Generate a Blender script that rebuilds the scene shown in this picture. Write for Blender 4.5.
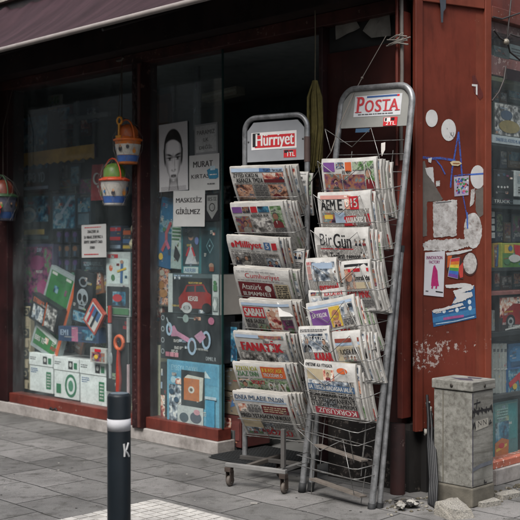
import bpy, math, random
from mathutils import Matrix, Vector, noise
R = math.radians
sc = bpy.context.scene
for o in list(bpy.data.objects):
    bpy.data.objects.remove(o)

# ------------------------------------------------------------------ camera, sky, sun, exposure
cam_d = bpy.data.cameras.new('camera')
cam = bpy.data.objects.new('camera', cam_d)
sc.collection.objects.link(cam)
cam.location = (0, 0, 1.5)
cam.rotation_euler = (R(90), 0, 0)
cam_d.sensor_width = 36
cam_d.lens = 1050 / 520 * 36
cam_d.shift_y = -10 / 520
cam_d.clip_end = 500
cam_d.dof.use_dof = True
cam_d.dof.focus_distance = 6.3
cam_d.dof.aperture_fstop = 3.2
sc.camera = cam

SUN_EL, SUN_AZ = R(52), R(205)          # azimuth clockwise from +Y: behind the camera, a little to its left
w = bpy.data.worlds.new('World')
sc.world = w
w.use_nodes = True
nt = w.node_tree
nt.nodes.clear()
sky = nt.nodes.new('ShaderNodeTexSky')
sky.sky_type = 'NISHITA'
sky.sun_disc = False
sky.sun_elevation = SUN_EL
sky.sun_rotation = SUN_AZ
sky.air_density = 1.0
sky.dust_density = 4.0
sky.ozone_density = 1.0
hs = nt.nodes.new('ShaderNodeHueSaturation')
hs.inputs['Saturation'].default_value = 0.42      # a white, overcast sky
bg = nt.nodes.new('ShaderNodeBackground')
bg.inputs['Strength'].default_value = 0.14
wo = nt.nodes.new('ShaderNodeOutputWorld')
nt.links.new(sky.outputs[0], hs.inputs['Color'])
nt.links.new(hs.outputs[0], bg.inputs['Color'])
nt.links.new(bg.outputs[0], wo.inputs['Surface'])
sun_d = bpy.data.lights.new('sun', 'SUN')
sun_d.energy = 1.5
sun_d.angle = R(28)
sun_d.color = (1.0, 0.975, 0.94)
sun = bpy.data.objects.new('sun', sun_d)
sc.collection.objects.link(sun)
sdir = Vector((math.sin(SUN_AZ) * math.cos(SUN_EL), math.cos(SUN_AZ) * math.cos(SUN_EL), math.sin(SUN_EL)))
sun.rotation_euler = sdir.to_track_quat('Z', 'Y').to_euler()
sun.location = (-3, -3, 8)
sc.view_settings.view_transform = 'Standard'
sc.view_settings.look = 'None'
sc.view_settings.gamma = 1
sc.view_settings.exposure = 1.3
sc.view_settings.use_curve_mapping = False
sc.render.engine = 'CYCLES'
sc.cycles.max_bounces = 8
sc.cycles.transparent_max_bounces = 12

# ------------------------------------------------------------------ materials
def lin(h):
    h = h.lstrip('#')
    v = [int(h[i:i + 2], 16) / 255 for i in (0, 2, 4)]
    return [x / 12.92 if x <= 0.04045 else ((x + 0.055) / 1.055) ** 2.4 for x in v]

MATS = {}
def new_mat(name):
    m = bpy.data.materials.new(name)
    m.use_nodes = True
    t = m.node_tree
    b = t.nodes['Principled BSDF']
    return m, t, b

def N(t, kind, **kw):
    n = t.nodes.new(kind)
    for k, v in kw.items():
        if k in n.inputs:
            n.inputs[k].default_value = v
        else:
            setattr(n, k, v)
    return n

def coords(t, scale=1.0, per_object=True):
    tc = N(t, 'ShaderNodeTexCoord')
    if not per_object:
        return tc.outputs['Object']
    oi = N(t, 'ShaderNodeObjectInfo')
    mul = N(t, 'ShaderNodeMath', operation='MULTIPLY'); mul.inputs[1].default_value = 37.0
    t.links.new(oi.outputs['Random'], mul.inputs[0])
    add = N(t, 'ShaderNodeVectorMath', operation='ADD')
    t.links.new(tc.outputs['Object'], add.inputs[0])
    t.links.new(mul.outputs[0], add.inputs[1])
    return add.outputs[0]

def mixc(t, fac, a, b, mode='MIX'):
    n = t.nodes.new('ShaderNodeMix')
    n.data_type = 'RGBA'; n.blend_type = mode
    for sock, v in ((n.inputs['Factor'], fac), (n.inputs['A'], a), (n.inputs['B'], b)):
        pass
    F, A, B = n.inputs[0], n.inputs[6], n.inputs[7]
    for s, v in ((F, fac), (A, a), (B, b)):
        if isinstance(v, bpy.types.NodeSocket):
            t.links.new(v, s)
        elif isinstance(v, (int, float)):
            s.default_value = v
        else:
            s.default_value = (*v[:3], 1)
    return n.outputs[2]

def ramp(t, src, stops, interp='LINEAR'):
    r = t.nodes.new('ShaderNodeValToRGB')
    r.color_ramp.interpolation = interp
    el = r.color_ramp.elements
    while len(el) < len(stops):
        el.new(0.5)
    for e, (p, c) in zip(el, stops):
        e.position = p
        e.color = (*(c if not isinstance(c, (int, float)) else (c, c, c)), 1)
    t.links.new(src, r.inputs[0])
    return r.outputs[0]

def noise_tex(t, vec, scale, detail=4, rough=0.6):
    n = N(t, 'ShaderNodeTexNoise', Scale=scale, Detail=detail, Roughness=rough)
    t.links.new(vec, n.inputs['Vector'])
    return n.outputs['Fac']

def bump(t, b, h, strength=0.3, dist=0.01):
    n = N(t, 'ShaderNodeBump', Strength=strength, Distance=dist)
    t.links.new(h, n.inputs['Height'])
    t.links.new(n.outputs[0], b.inputs['Normal'])

def M(col, rough=0.6, var=0.18, metal=0.0, scale=9.0, bmp=0.0, spec=0.4):
    """plain surface with uneven tone"""
    key = (col, rough, var, metal, scale, bmp, spec)
    if key in MATS:
        return MATS[key]
    m, t, b = new_mat('surface')
    c = lin(col)
    v = coords(t)
    n = noise_tex(t, v, scale)
    k = ramp(t, n, [(0.3, 1 - var), (0.7, 1 + var * 0.6)])
    t.links.new(mixc(t, 1.0, c, k, 'MULTIPLY'), b.inputs['Base Color'])
    b.inputs['Roughness'].default_value = rough
    b.inputs['Metallic'].default_value = metal
    b.inputs['Specular IOR Level'].default_value = spec
    if bmp:
        bump(t, b, noise_tex(t, v, scale * 6), bmp, 0.004)
    MATS[key] = m
    return m

def photo(i):
    """printed picture: irregular colour patches"""
    key = ('photo', i)
    if key in MATS:
        return MATS[key]
    pal = [
        ['#1b1d22', '#7a4a38', '#c39a80', '#33465f', '#b8b4ac'],
        ['#20301e', '#4d7040', '#8f9a86', '#2a2c30', '#c9c4b8'],
        ['#3a1216', '#8c2a2c', '#c79a84', '#d8d2c8', '#26222a'],
        ['#15181d', '#4b5560', '#8c949c', '#d2d2ce', '#5a4034'],
        ['#1e1a24', '#5a3450', '#8a5a3c', '#4a6a70', '#a39a86'],
        ['#121212', '#4c4a48', '#8a8784', '#cfccc6', '#2c2b2a'],
        ['#0e1a24', '#1d3d55', '#2e6d86', '#7f98a0', '#0a0f14'],
        ['#14151a', '#3a2038', '#7a2f5e', '#3f6a3a', '#6a6f80'],
    ][i % 8]
    m, t, b = new_mat('printed_picture')
    v = coords(t)
    n1 = noise_tex(t, v, 17 if i < 6 else 11, 5, 0.62)
    vo = N(t, 'ShaderNodeTexVoronoi', Scale=46 if i < 6 else 26); vo.feature = 'SMOOTH_F1'
    t.links.new(v, vo.inputs['Vector'])
    sep = N(t, 'ShaderNodeSeparateColor')
    t.links.new(vo.outputs['Color'], sep.inputs[0])
    ad = N(t, 'ShaderNodeMath', operation='MULTIPLY_ADD'); ad.inputs[1].default_value = 0.26
    t.links.new(sep.outputs[0], ad.inputs[0]); t.links.new(n1, ad.inputs[2])
    sb = N(t, 'ShaderNodeMath', operation='SUBTRACT'); sb.inputs[1].default_value = 0.13
    t.links.new(ad.outputs[0], sb.inputs[0])
    c = ramp(t, sb.outputs[0], [(0.28 + 0.11 * k, lin(x)) for k, x in enumerate(pal)], 'LINEAR')
    t.links.new(c, b.inputs['Base Color'])
    b.inputs['Roughness'].default_value = 0.55
    MATS[key] = m
    return m

def special(name, fn):
    def get():
        if name not in MATS:
            m, t, b = new_mat(name)
            fn(m, t, b)
            MATS[name] = m
        return MATS[name]
    return get

def _paper(m, t, b):
    v = coords(t)
    n = noise_tex(t, v, 14, 4)
    t.links.new(ramp(t, n, [(0.3, lin('#9a9894')), (0.72, lin('#b6b4b0'))]), b.inputs['Base Color'])
    b.inputs['Roughness'].default_value = 0.85
    bump(t, b, noise_tex(t, v, 9, 3), 0.35, 0.02)
newsprint = special('newsprint', _paper)

def _edge(m, t, b):
    tc = N(t, 'ShaderNodeTexCoord')
    mp = N(t, 'ShaderNodeMapping'); mp.inputs['Scale'].default_value = (6, 6, 420)
    t.links.new(tc.outputs['Object'], mp.inputs[0])
    n = noise_tex(t, mp.outputs[0], 1.0, 2)
    t.links.new(ramp(t, n, [(0.35, lin('#4b4843')), (0.6, lin('#9b9891'))]), b.inputs['Base Color'])
    b.inputs['Roughness'].default_value = 0.9
page_edge = special('page_edge', _edge)

def worn_paint(base, dark, chip, chip_amt=0.68, rough=0.45, dscale=3.0, band=None):
    key = ('worn', base, dark, chip, chip_amt, band)
    if key in MATS:
        return MATS[key]
    m, t, b = new_mat('worn_paint')
    v = coords(t, per_object=False)
    n1 = noise_tex(t, v, dscale, 6, 0.65)
    c = mixc(t, ramp(t, n1, [(0.36, 0.0), (0.64, 1.0)]), lin(base), lin(dark))
    mp = N(t, 'ShaderNodeMapping'); mp.inputs['Scale'].default_value = (14, 2.2, 14)
    t.links.new(v, mp.inputs[0])
    n2 = noise_tex(t, mp.outputs[0], 1.0, 5, 0.7)           # runs of dirt
    c = mixc(t, ramp(t, n2, [(0.5, 0.0), (0.8, 0.55)]), c, [x * 0.35 for x in lin(dark)])
    n3 = noise_tex(t, v, 26, 6, 0.75)
    n4 = noise_tex(t, v, 2.1, 2)
    mu = N(t, 'ShaderNodeMath', operation='MULTIPLY_ADD'); mu.inputs[1].default_value = 0.45
    t.links.new(n4, mu.inputs[0]); t.links.new(n3, mu.inputs[2])
    src = mu.outputs[0]
    if band:
        sx = N(t, 'ShaderNodeSeparateXYZ'); t.links.new(v, sx.inputs[0])
        mr = N(t, 'ShaderNodeMapRange'); mr.inputs['From Min'].default_value = 0.4; mr.inputs['From Max'].default_value = 1.6
        t.links.new(sx.outputs['Y'], mr.inputs['Value'])
        bd = ramp(t, mr.outputs[0], [((p - 0.4) / 1.2, q) for p, q in band])
        ad2 = N(t, 'ShaderNodeMath', operation='ADD'); t.links.new(src, ad2.inputs[0]); t.links.new(bd, ad2.inputs[1])
        src = ad2.outputs[0]
    ch = ramp(t, src, [(chip_amt + 0.12, 0.0), (chip_amt + 0.15, 1.0)])
    c = mixc(t, ch, c, lin(chip))
    t.links.new(c, b.inputs['Base Color'])
    b.inputs['Roughness'].default_value = rough
    b.inputs['Specular IOR Level'].default_value = 0.3
    bump(t, b, noise_tex(t, v, 7, 5), 0.25, 0.01)
    MATS[key] = m
    return m

def _slabs(m, t, b):
    tc = N(t, 'ShaderNodeTexCoord')
    mp = N(t, 'ShaderNodeMapping'); mp.inputs['Rotation'].default_value = (0, 0, R(45))
    mp.inputs['Location'].default_value = (0.13, 0.22, 0)
    t.links.new(tc.outputs['Object'], mp.inputs[0])
    wob = N(t, 'ShaderNodeTexNoise', Scale=3.2, Detail=6)
    t.links.new(tc.outputs['Object'], wob.inputs['Vector'])
    wv = N(t, 'ShaderNodeVectorMath', operation='MULTIPLY_ADD')
    wv.inputs[1].default_value = (0.05, 0.05, 0)
    t.links.new(wob.outputs['Color'], wv.inputs[0]); t.links.new(mp.outputs[0], wv.inputs[2])
    br = N(t, 'ShaderNodeTexBrick', Scale=1.0)
    br.inputs['Brick Width'].default_value = 0.50
    br.inputs['Row Height'].default_value = 0.36
    br.inputs['Mortar Size'].default_value = 0.0055
    br.inputs['Mortar Smooth'].default_value = 0.3
    br.inputs['Color1'].default_value = (*lin('#5b5a58'), 1)
    br.inputs['Color2'].default_value = (*lin('#73716f'), 1)
    br.inputs['Mortar'].default_value = (*lin('#2e2d2c'), 1)
    t.links.new(wv.outputs[0], br.inputs['Vector'])
    v = tc.outputs['Object']
    g = noise_tex(t, v, 160, 3, 0.7)
    c = mixc(t, 1.0, br.outputs['Color'], ramp(t, g, [(0.25, 0.62), (0.75, 1.25)]), 'MULTIPLY')
    s = noise_tex(t, v, 1.7, 6, 0.65)
    c = mixc(t, 1.0, c, ramp(t, s, [(0.3, 0.50), (0.48, 0.92), (0.7, 1.22)]), 'MULTIPLY')
    s2 = noise_tex(t, v, 9, 6, 0.7)
    c = mixc(t, ramp(t, s2, [(0.52, 0.0), (0.68, 0.7)]), c, lin('#35342f'))
    sp = N(t, 'ShaderNodeTexVoronoi', Scale=11.0)          # trodden spots
    t.links.new(v, sp.inputs['Vector'])
    c = mixc(t, ramp(t, sp.outputs['Distance'], [(0.06, 0.5), (0.1, 0.0)]), c, lin('#3c3a38'))
    t.links.new(c, b.inputs['Base Color'])
    b.inputs['Roughness'].default_value = 0.85
    b.inputs['Specular IOR Level'].default_value = 0.3
    ad = N(t, 'ShaderNodeMath', operation='MULTIPLY_ADD'); ad.inputs[1].default_value = -1.0
    t.links.new(br.outputs['Fac'], ad.inputs[0]); t.links.new(g, ad.inputs[2])
    bump(t, b, ad.outputs[0], 0.5, 0.006)
slabs = special('stone_slabs', _slabs)

def _glass(m, t, b):
    t.nodes.remove(b)
    out = t.nodes['Material Output']
    tr = N(t, 'ShaderNodeBsdfTransparent'); tr.inputs[0].default_value = (0.93, 0.97, 0.965, 1)
    gl = N(t, 'ShaderNodeBsdfGlossy', Roughness=0.02); gl.inputs[0].default_value = (0.9, 0.96, 1.0, 1)
    fr = N(t, 'ShaderNodeFresnel', IOR=1.5)
    ge = N(t, 'ShaderNodeNewGeometry')                     # a thin pane reflects alike from both sides
    ma = N(t, 'ShaderNodeMath', operation='MULTIPLY_ADD'); ma.inputs[1].default_value = 1 / 1.5 - 1.5; ma.inputs[2].default_value = 1.5
    t.links.new(ge.outputs['Backfacing'], ma.inputs[0]); t.links.new(ma.outputs[0], fr.inputs['IOR'])
    mx = N(t, 'ShaderNodeMixShader')
    t.links.new(fr.outputs[0], mx.inputs[0]); t.links.new(tr.outputs[0], mx.inputs[1]); t.links.new(gl.outputs[0], mx.inputs[2])
    v = coords(t, per_object=False)                        # dusty, smeared film that also paints pale haze over the dark panes
    mp = N(t, 'ShaderNodeMapping'); mp.inputs['Scale'].default_value = (3, 1.2, 3)
    t.links.new(v, mp.inputs[0])
    dust_haze = ramp(t, noise_tex(t, mp.outputs[0], 2.0, 6, 0.7), [(0.35, 0.03), (0.7, 0.14)])
    df = N(t, 'ShaderNodeBsdfDiffuse'); df.inputs[0].default_value = (0.30, 0.36, 0.37, 1)
    m2 = N(t, 'ShaderNodeMixShader')
    t.links.new(dust_haze, m2.inputs[0]); t.links.new(mx.outputs[0], m2.inputs[1]); t.links.new(df.outputs[0], m2.inputs[2])
    t.links.new(m2.outputs[0], out.inputs['Surface'])
glass_m = special('shop_glass', _glass)

def _galv(m, t, b):
    v = coords(t)
    n = noise_tex(t, v, 18, 5, 0.7)
    c = ramp(t, n, [(0.3, lin('#5c5d5e')), (0.6, lin('#88898a'))])
    r = noise_tex(t, v, 7, 6, 0.75)
    c = mixc(t, ramp(t, r, [(0.66, 0.0), (0.74, 0.8)]), c, lin('#5a3f2c'))
    t.links.new(c, b.inputs['Base Color'])
    b.inputs['Metallic'].default_value = 0.55
    b.inputs['Roughness'].default_value = 0.42
steel = special('painted_steel', _galv)

def _wire(m, t, b):
    v = coords(t)
    n = noise_tex(t, v, 12, 4, 0.7)
    t.links.new(ramp(t, n, [(0.35, lin('#55524e')), (0.65, lin('#90908e'))]), b.inputs['Base Color'])
    b.inputs['Metallic'].default_value = 0.7
    b.inputs['Roughness'].default_value = 0.45
wire_m = special('wire', _wire)

def _awning(m, t, b):
    v = coords(t, per_object=False)
    mp = N(t, 'ShaderNodeMapping'); mp.inputs['Scale'].default_value = (7, 1.2, 1.2)
    t.links.new(v, mp.inputs[0])
    n = noise_tex(t, mp.outputs[0], 1.0, 5)
    c = ramp(t, n, [(0.3, lin('#21161a')), (0.7, lin('#35252a'))])
    f = noise_tex(t, v, 120, 2)
    c = mixc(t, 1.0, c, ramp(t, f, [(0.3, 0.85), (0.7, 1.1)]), 'MULTIPLY')
    t.links.new(c, b.inputs['Base Color'])
    b.inputs['Roughness'].default_value = 0.75
    b.inputs['Specular IOR Level'].default_value = 0.12
    bump(t, b, n, 0.3, 0.02)
awning_m = special('awning_fabric', _awning)

def _granite(m, t, b):
    v = coords(t)
    n = noise_tex(t, v, 110, 3, 0.8)
    c = ramp(t, n, [(0.34, lin('#45433f')), (0.48, lin('#77746e')), (0.68, lin('#989489'))])
    c = mixc(t, ramp(t, noise_tex(t, v, 8, 5), [(0.45, 0.0), (0.7, 0.6)]), c, lin('#6b655a'))
    t.links.new(c, b.inputs['Base Color'])
    b.inputs['Roughness'].default_value = 0.9
    bump(t, b, n, 0.5, 0.008)
granite = special('granite', _granite)

def _cabinet(m, t, b):
    v = coords(t, per_object=False)
    n = noise_tex(t, v, 5, 6, 0.7)
    c = ramp(t, n, [(0.3, lin('#52514c')), (0.52, lin('#74736d')), (0.72, lin('#8a8983'))])
    mp = N(t, 'ShaderNodeMapping'); mp.inputs['Scale'].default_value = (30, 30, 3)
    t.links.new(v, mp.inputs[0])
    s = noise_tex(t, mp.outputs[0], 1.0, 5, 0.7)
    c = mixc(t, ramp(t, s, [(0.44, 0.0), (0.72, 0.85)]), c, lin('#3a362f'))
    g = noise_tex(t, v, 60, 4, 0.7)
    c = mixc(t, ramp(t, g, [(0.62, 0.0), (0.72, 0.6)]), c, lin('#504a40'))
    t.links.new(c, b.inputs['Base Color'])
    b.inputs['Roughness'].default_value = 0.7
    bump(t, b, g, 0.25, 0.004)
cabinet_m = special('cabinet_paint', _cabinet)

def _marble(m, t, b):
    v = coords(t, per_object=False)
    n = noise_tex(t, v, 6, 6, 0.7)
    c = ramp(t, n, [(0.3, lin('#635e5a')), (0.55, lin('#928d89')), (0.75, lin('#a39e9a'))])
    c = mixc(t, ramp(t, noise_tex(t, v, 30, 5, 0.8), [(0.58, 0.0), (0.7, 0.6)]), c, lin('#6f6a66'))
    t.links.new(c, b.inputs['Base Color'])
    b.inputs['Roughness'].default_value = 0.6
marble = special('marble', _marble)

# ------------------------------------------------------------------ mesh building
def basis(u, v, n, o):
    return Matrix(((u[0], v[0], n[0], o[0]), (u[1], v[1], n[1], o[1]), (u[2], v[2], n[2], o[2]), (0, 0, 0, 1)))

_TXT = {}
def text_mesh(s, bold):
    key = (s, bold)
    if key not in _TXT:
        cu = bpy.data.curves.new('lettering', 'FONT')
        cu.body = s
        cu.dimensions = '2D'; cu.fill_mode = 'BOTH'
        cu.resolution_u = 3
        cu.offset = 0.0
        ob = bpy.data.objects.new('lettering', cu)
        me = ob.to_mesh()
        vs = [tuple(v.co) for v in me.vertices]
        fs = [tuple(p.vertices) for p in me.polygons]
        ob.to_mesh_clear()
        bpy.data.objects.remove(ob); bpy.data.curves.remove(cu)
        x0 = min(v[0] for v in vs); x1 = max(v[0] for v in vs)
        y0 = min(v[1] for v in vs); y1 = max(v[1] for v in vs)
        _TXT[key] = ([((v[0] - x0) / (x1 - x0), (v[1] - y0) / (y1 - y0)) for v in vs], fs)
    return _TXT[key]

class MB:
    def __init__(s):
        s.v, s.f, s.mi, s.mats = [], [], [], []
        s.T = Matrix()
        s.smooth = set()
    def add(s, vs, fs, mat, smooth=False):
        b = len(s.v)
        s.v += [s.T @ Vector(v) for v in vs]
        if mat not in s.mats:
            s.mats.append(mat)
        k = s.mats.index(mat)
        for f in fs:
            if smooth:
                s.smooth.add(len(s.f))
            s.f.append([i + b for i in f]); s.mi.append(k)
    def box(s, x0, x1, y0, y1, z0, z1, mat):
        if x0 > x1: x0, x1 = x1, x0
        if y0 > y1: y0, y1 = y1, y0
        if z0 > z1: z0, z1 = z1, z0
        vs = [(x, y, z) for z in (z0, z1) for y in (y0, y1) for x in (x0, x1)]
        s.add(vs, [(0, 2, 3, 1), (4, 5, 7, 6), (0, 1, 5, 4), (2, 6, 7, 3), (0, 4, 6, 2), (1, 3, 7, 5)], mat)
    def prism(s, pts, z0, z1, mat, side=None):
        a = sum(pts[i][0] * pts[(i + 1) % len(pts)][1] - pts[(i + 1) % len(pts)][0] * pts[i][1] for i in range(len(pts)))
        if a < 0: pts = pts[::-1]
        n = len(pts)
        vs = [(p[0], p[1], z0) for p in pts] + [(p[0], p[1], z1) for p in pts]
        s.add(vs, [tuple(range(n, 2 * n)), tuple(range(n - 1, -1, -1))], mat)
        s.add(vs, [(i, (i + 1) % n, n + (i + 1) % n, n + i) for i in range(n)], side or mat)
    def poly(s, pts, z, mat):
        a = sum(pts[i][0] * pts[(i + 1) % len(pts)][1] - pts[(i + 1) % len(pts)][0] * pts[i][1] for i in range(len(pts)))
        if a < 0: pts = pts[::-1]
        s.add([(p[0], p[1], z) for p in pts], [tuple(range(len(pts)))], mat)
    def rect(s, x0, y0, x1, y1, z, mat, seg=0.05):
        x0, x1 = min(x0, x1), max(x0, x1); y0, y1 = min(y0, y1), max(y0, y1)
        ny = max(1, min(12, int((y1 - y0) / seg))); nx = max(1, min(12, int((x1 - x0) / seg)))
        vs = [(x0 + (x1 - x0) * i / nx, y0 + (y1 - y0) * j / ny, z) for j in range(ny + 1) for i in range(nx + 1)]
        fs = [(j * (nx + 1) + i, j * (nx + 1) + i + 1, (j + 1) * (nx + 1) + i + 1, (j + 1) * (nx + 1) + i) for j in range(ny) for i in range(nx)]
        s.add(vs, fs, mat)
    def disc(s, cx, cy, rx, ry, z, mat, n=20, jag=0.0, rnd=None):
        pts = []
        for i in range(n):
            a = 2 * math.pi * i / n
            k = 1 + (rnd.uniform(-jag, jag) if jag else 0)
            pts.append((cx + rx * k * math.cos(a), cy + ry * k * math.sin(a)))
        s.poly(pts, z, mat)
    def ring(s, cx, cy, rx, ry, wd, z, mat, n=24):
        vs = []
        for i in range(n):
            a = 2 * math.pi * i / n
            vs += [(cx + rx * math.cos(a), cy + ry * math.sin(a), z), (cx + (rx - wd) * math.cos(a), cy + (ry - wd) * math.sin(a), z)]
        s.add(vs, [(2 * i, 2 * ((i + 1) % n), 2 * ((i + 1) % n) + 1, 2 * i + 1) for i in range(n)], mat)
    def stroke(s, pts, wd, z, mat):
        for (a, b) in zip(pts[:-1], pts[1:]):
            d = Vector((b[0] - a[0], b[1] - a[1])); d.normalize()
            p = Vector((-d.y, d.x)) * wd / 2; e = d * wd * 0.35
            s.poly([(a[0] + p.x - e.x, a[1] + p.y - e.y), (a[0] - p.x - e.x, a[1] - p.y - e.y), (b[0] - p.x + e.x, b[1] - p.y + e.y), (b[0] + p.x + e.x, b[1] + p.y + e.y)], z, mat)
            z += 0.00004
    def text(s, txt, x0, y0, x1, y1, z, mat, bold=0.0, flip=False, fit=True):
        vs, fs = text_mesh(txt, 0)
        x0, x1 = min(x0, x1), max(x0, x1); y0, y1 = min(y0, y1), max(y0, y1)
        if flip:
            vs = [(1 - a, 1 - b) for a, b in vs]
        bw = bold * (y1 - y0) * 1.1
        for k in range(1 if bold < 0.005 else 4):
            dx = 0 if bold < 0.005 else bw * (k / 3 * 2 - 1)
            s.add([(x0 + bw + a * (x1 - x0 - 2 * bw) + dx, y0 + b * (y1 - y0), z + k * 0.00003) for a, b in vs], fs, mat)
    def tube(s, pts, r, mat, n=8, cap=True):
        pts = [Vector(p) for p in pts]
        rings = []
        ref = None
        for i, p in enumerate(pts):
            d = (pts[min(i + 1, len(pts) - 1)] - pts[max(i - 1, 0)]).normalized()
            if ref is None:
                ref = Vector((0, 0, 1)) if abs(d.z) < 0.9 else Vector((1, 0, 0))
            a = ref - d * ref.dot(d)
            if a.length < 1e-4:
                a = d.orthogonal()
            a.normalize(); ref = a
            b = d.cross(a)
            rr = r[i] if isinstance(r, (list, tuple)) else r
            rings.append([p + (a * math.cos(2 * math.pi * k / n) + b * math.sin(2 * math.pi * k / n)) * rr for k in range(n)])
        vs = [tuple(q) for rg in rings for q in rg]
        fs = [(i * n + k, i * n + (k + 1) % n, (i + 1) * n + (k + 1) % n, (i + 1) * n + k) for i in range(len(pts) - 1) for k in range(n)]
        s.add(vs, fs, mat, True)
        if cap:
            m = len(vs)
            s.add(vs[:n], [tuple(range(n - 1, -1, -1))], mat)
            s.add(vs[m - n:], [tuple(range(n))], mat)
    def lathe(s, prof, mat, n=24, axis='y', c=(0, 0, 0), smooth=True):
        vs = []
        for (r, h) in prof:
            for k in range(n):
                a = 2 * math.pi * k / n
                p = (r * math.cos(a), h, r * math.sin(a)) if axis == 'y' else ((h, r * math.cos(a), r * math.sin(a)) if axis == 'x' else (r * math.cos(a), r * math.sin(a), h))
                vs.append((p[0] + c[0], p[1] + c[1], p[2] + c[2]))
        rev = axis == 'y'
        fs = []
        for i in range(len(prof) - 1):
            for k in range(n):
                f = (i * n + k, i * n + (k + 1) % n, (i + 1) * n + (k + 1) % n, (i + 1) * n + k)
                fs.append(f[::-1] if rev else f)
        s.add(vs, fs, mat, smooth)
    def ball(s, c, r, mat, n=12, rx=1, ry=1, rz=1, wob=0.0, rnd=None):
        vs, fs = [], []
        for i in range(n + 1):
            th = math.pi * i / n
            for k in range(2 * n):
                ph = math.pi * k / n
                q = Vector((math.sin(th) * math.cos(ph), math.cos(th), math.sin(th) * math.sin(ph)))
                kk = r * (1 + (wob * noise.noise(q * 2.3 + Vector((rnd or 0, 0, 0))) if wob else 0))
                vs.append((c[0] + q.x * kk * rx, c[1] + q.y * kk * ry, c[2] + q.z * kk * rz))
        for i in range(n):
            for k in range(2 * n):
                fs.append((i * 2 * n + k, i * 2 * n + (k + 1) % (2 * n), (i + 1) * 2 * n + (k + 1) % (2 * n), (i + 1) * 2 * n + k))
        s.add(vs, fs, mat, True)
    def build(s, name, parent=None, world=None, bevel=0.0, warp=None):
        me = bpy.data.meshes.new(name)
        vs = s.v if warp is None else [Vector(warp(v)) for v in s.v]
        me.from_pydata([tuple(v) for v in vs], [], s.f)
        for m in s.mats:
            me.materials.append(m)
        for i, p in enumerate(me.polygons):
            p.material_index = s.mi[i]
            p.use_smooth = i in s.smooth
        me.update()
        o = bpy.data.objects.new(name, me)
        sc.collection.objects.link(o)
        if parent is not None:
            o.parent = parent
        elif world is not None:
            o.matrix_world = world
        if bevel:
            bv = o.modifiers.new('edges', 'BEVEL')
            bv.width = bevel; bv.segments = 2; bv.limit_method = 'ANGLE'; bv.angle_limit = R(40)
        return o

def tag(o, label, cat, group=None, kind=None):
    if label: o['label'] = label
    if cat: o['category'] = cat
    if group: o['group'] = group
    if kind: o['kind'] = kind
    return o

def thing(name, label, cat, world, group=None):
    o = bpy.data.objects.new(name, None)
    o.empty_display_size = 0.1
    sc.collection.objects.link(o)
    o.matrix_world = world
    return tag(o, label, cat, group)

# ------------------------------------------------------------------ frames of the place (x right, y up, z out of the surface)
S = math.sqrt(0.5)
CORNER = (0.95, 6.43, 0)
DCORN = (1.465, 6.69, 0)
FA = basis((S, -S, 0), (0, 0, 1), (-S, -S, 0), CORNER)                # street front
FB = basis((S, S, 0), (0, 0, 1), (S, -S, 0), DCORN)                   # side front
FP = basis((0.891, 0.454, 0), (0, 0, 1), (0.454, -0.891, 0), CORNER)  # cut-off corner with the painted panel
FH = basis((0.846, -0.533, 0), (0, 0, 1), (-0.533, -0.846, 0), (-0.099, 6.92, 0))   # first rack
def _leaning():
    yaw, lean, roll = 0.81783, 0.09318, 0.05098
    u = Vector((math.cos(yaw), -math.sin(yaw), 0)); n = Vector((-math.sin(yaw), -math.cos(yaw), 0)); z = Vector((0, 0, 1))
    v = z * math.cos(lean) - n * math.sin(lean)
    u2 = u * math.cos(roll) - v * math.sin(roll); v2 = v * math.cos(roll) + u * math.sin(roll)
    return basis(u2, v2, u2.cross(v2), (0.259, 6.502, 0))
FR = _leaning()                                                        # second rack, leaning back on the shop
EYE = Vector((0, 0, 1.5))
def at(F, px, py, z=0.0):
    """where the sight line of a measured point of the photograph meets a plane of the place"""
    d = Vector(((px - 260) / 1050, 1.0, -(py - 250) / 1050))
    I = F.inverted()
    e = I @ EYE; q = I.to_3x3() @ d
    k = (z - e.z) / q.z
    p = e + q * k
    return (p.x, p.y)
def pts(F, z, lst):
    return [at(F, a, b, z) for a, b in lst]
def TR(x, y, z):
    return Matrix.Translation((x, y, z))

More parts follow.
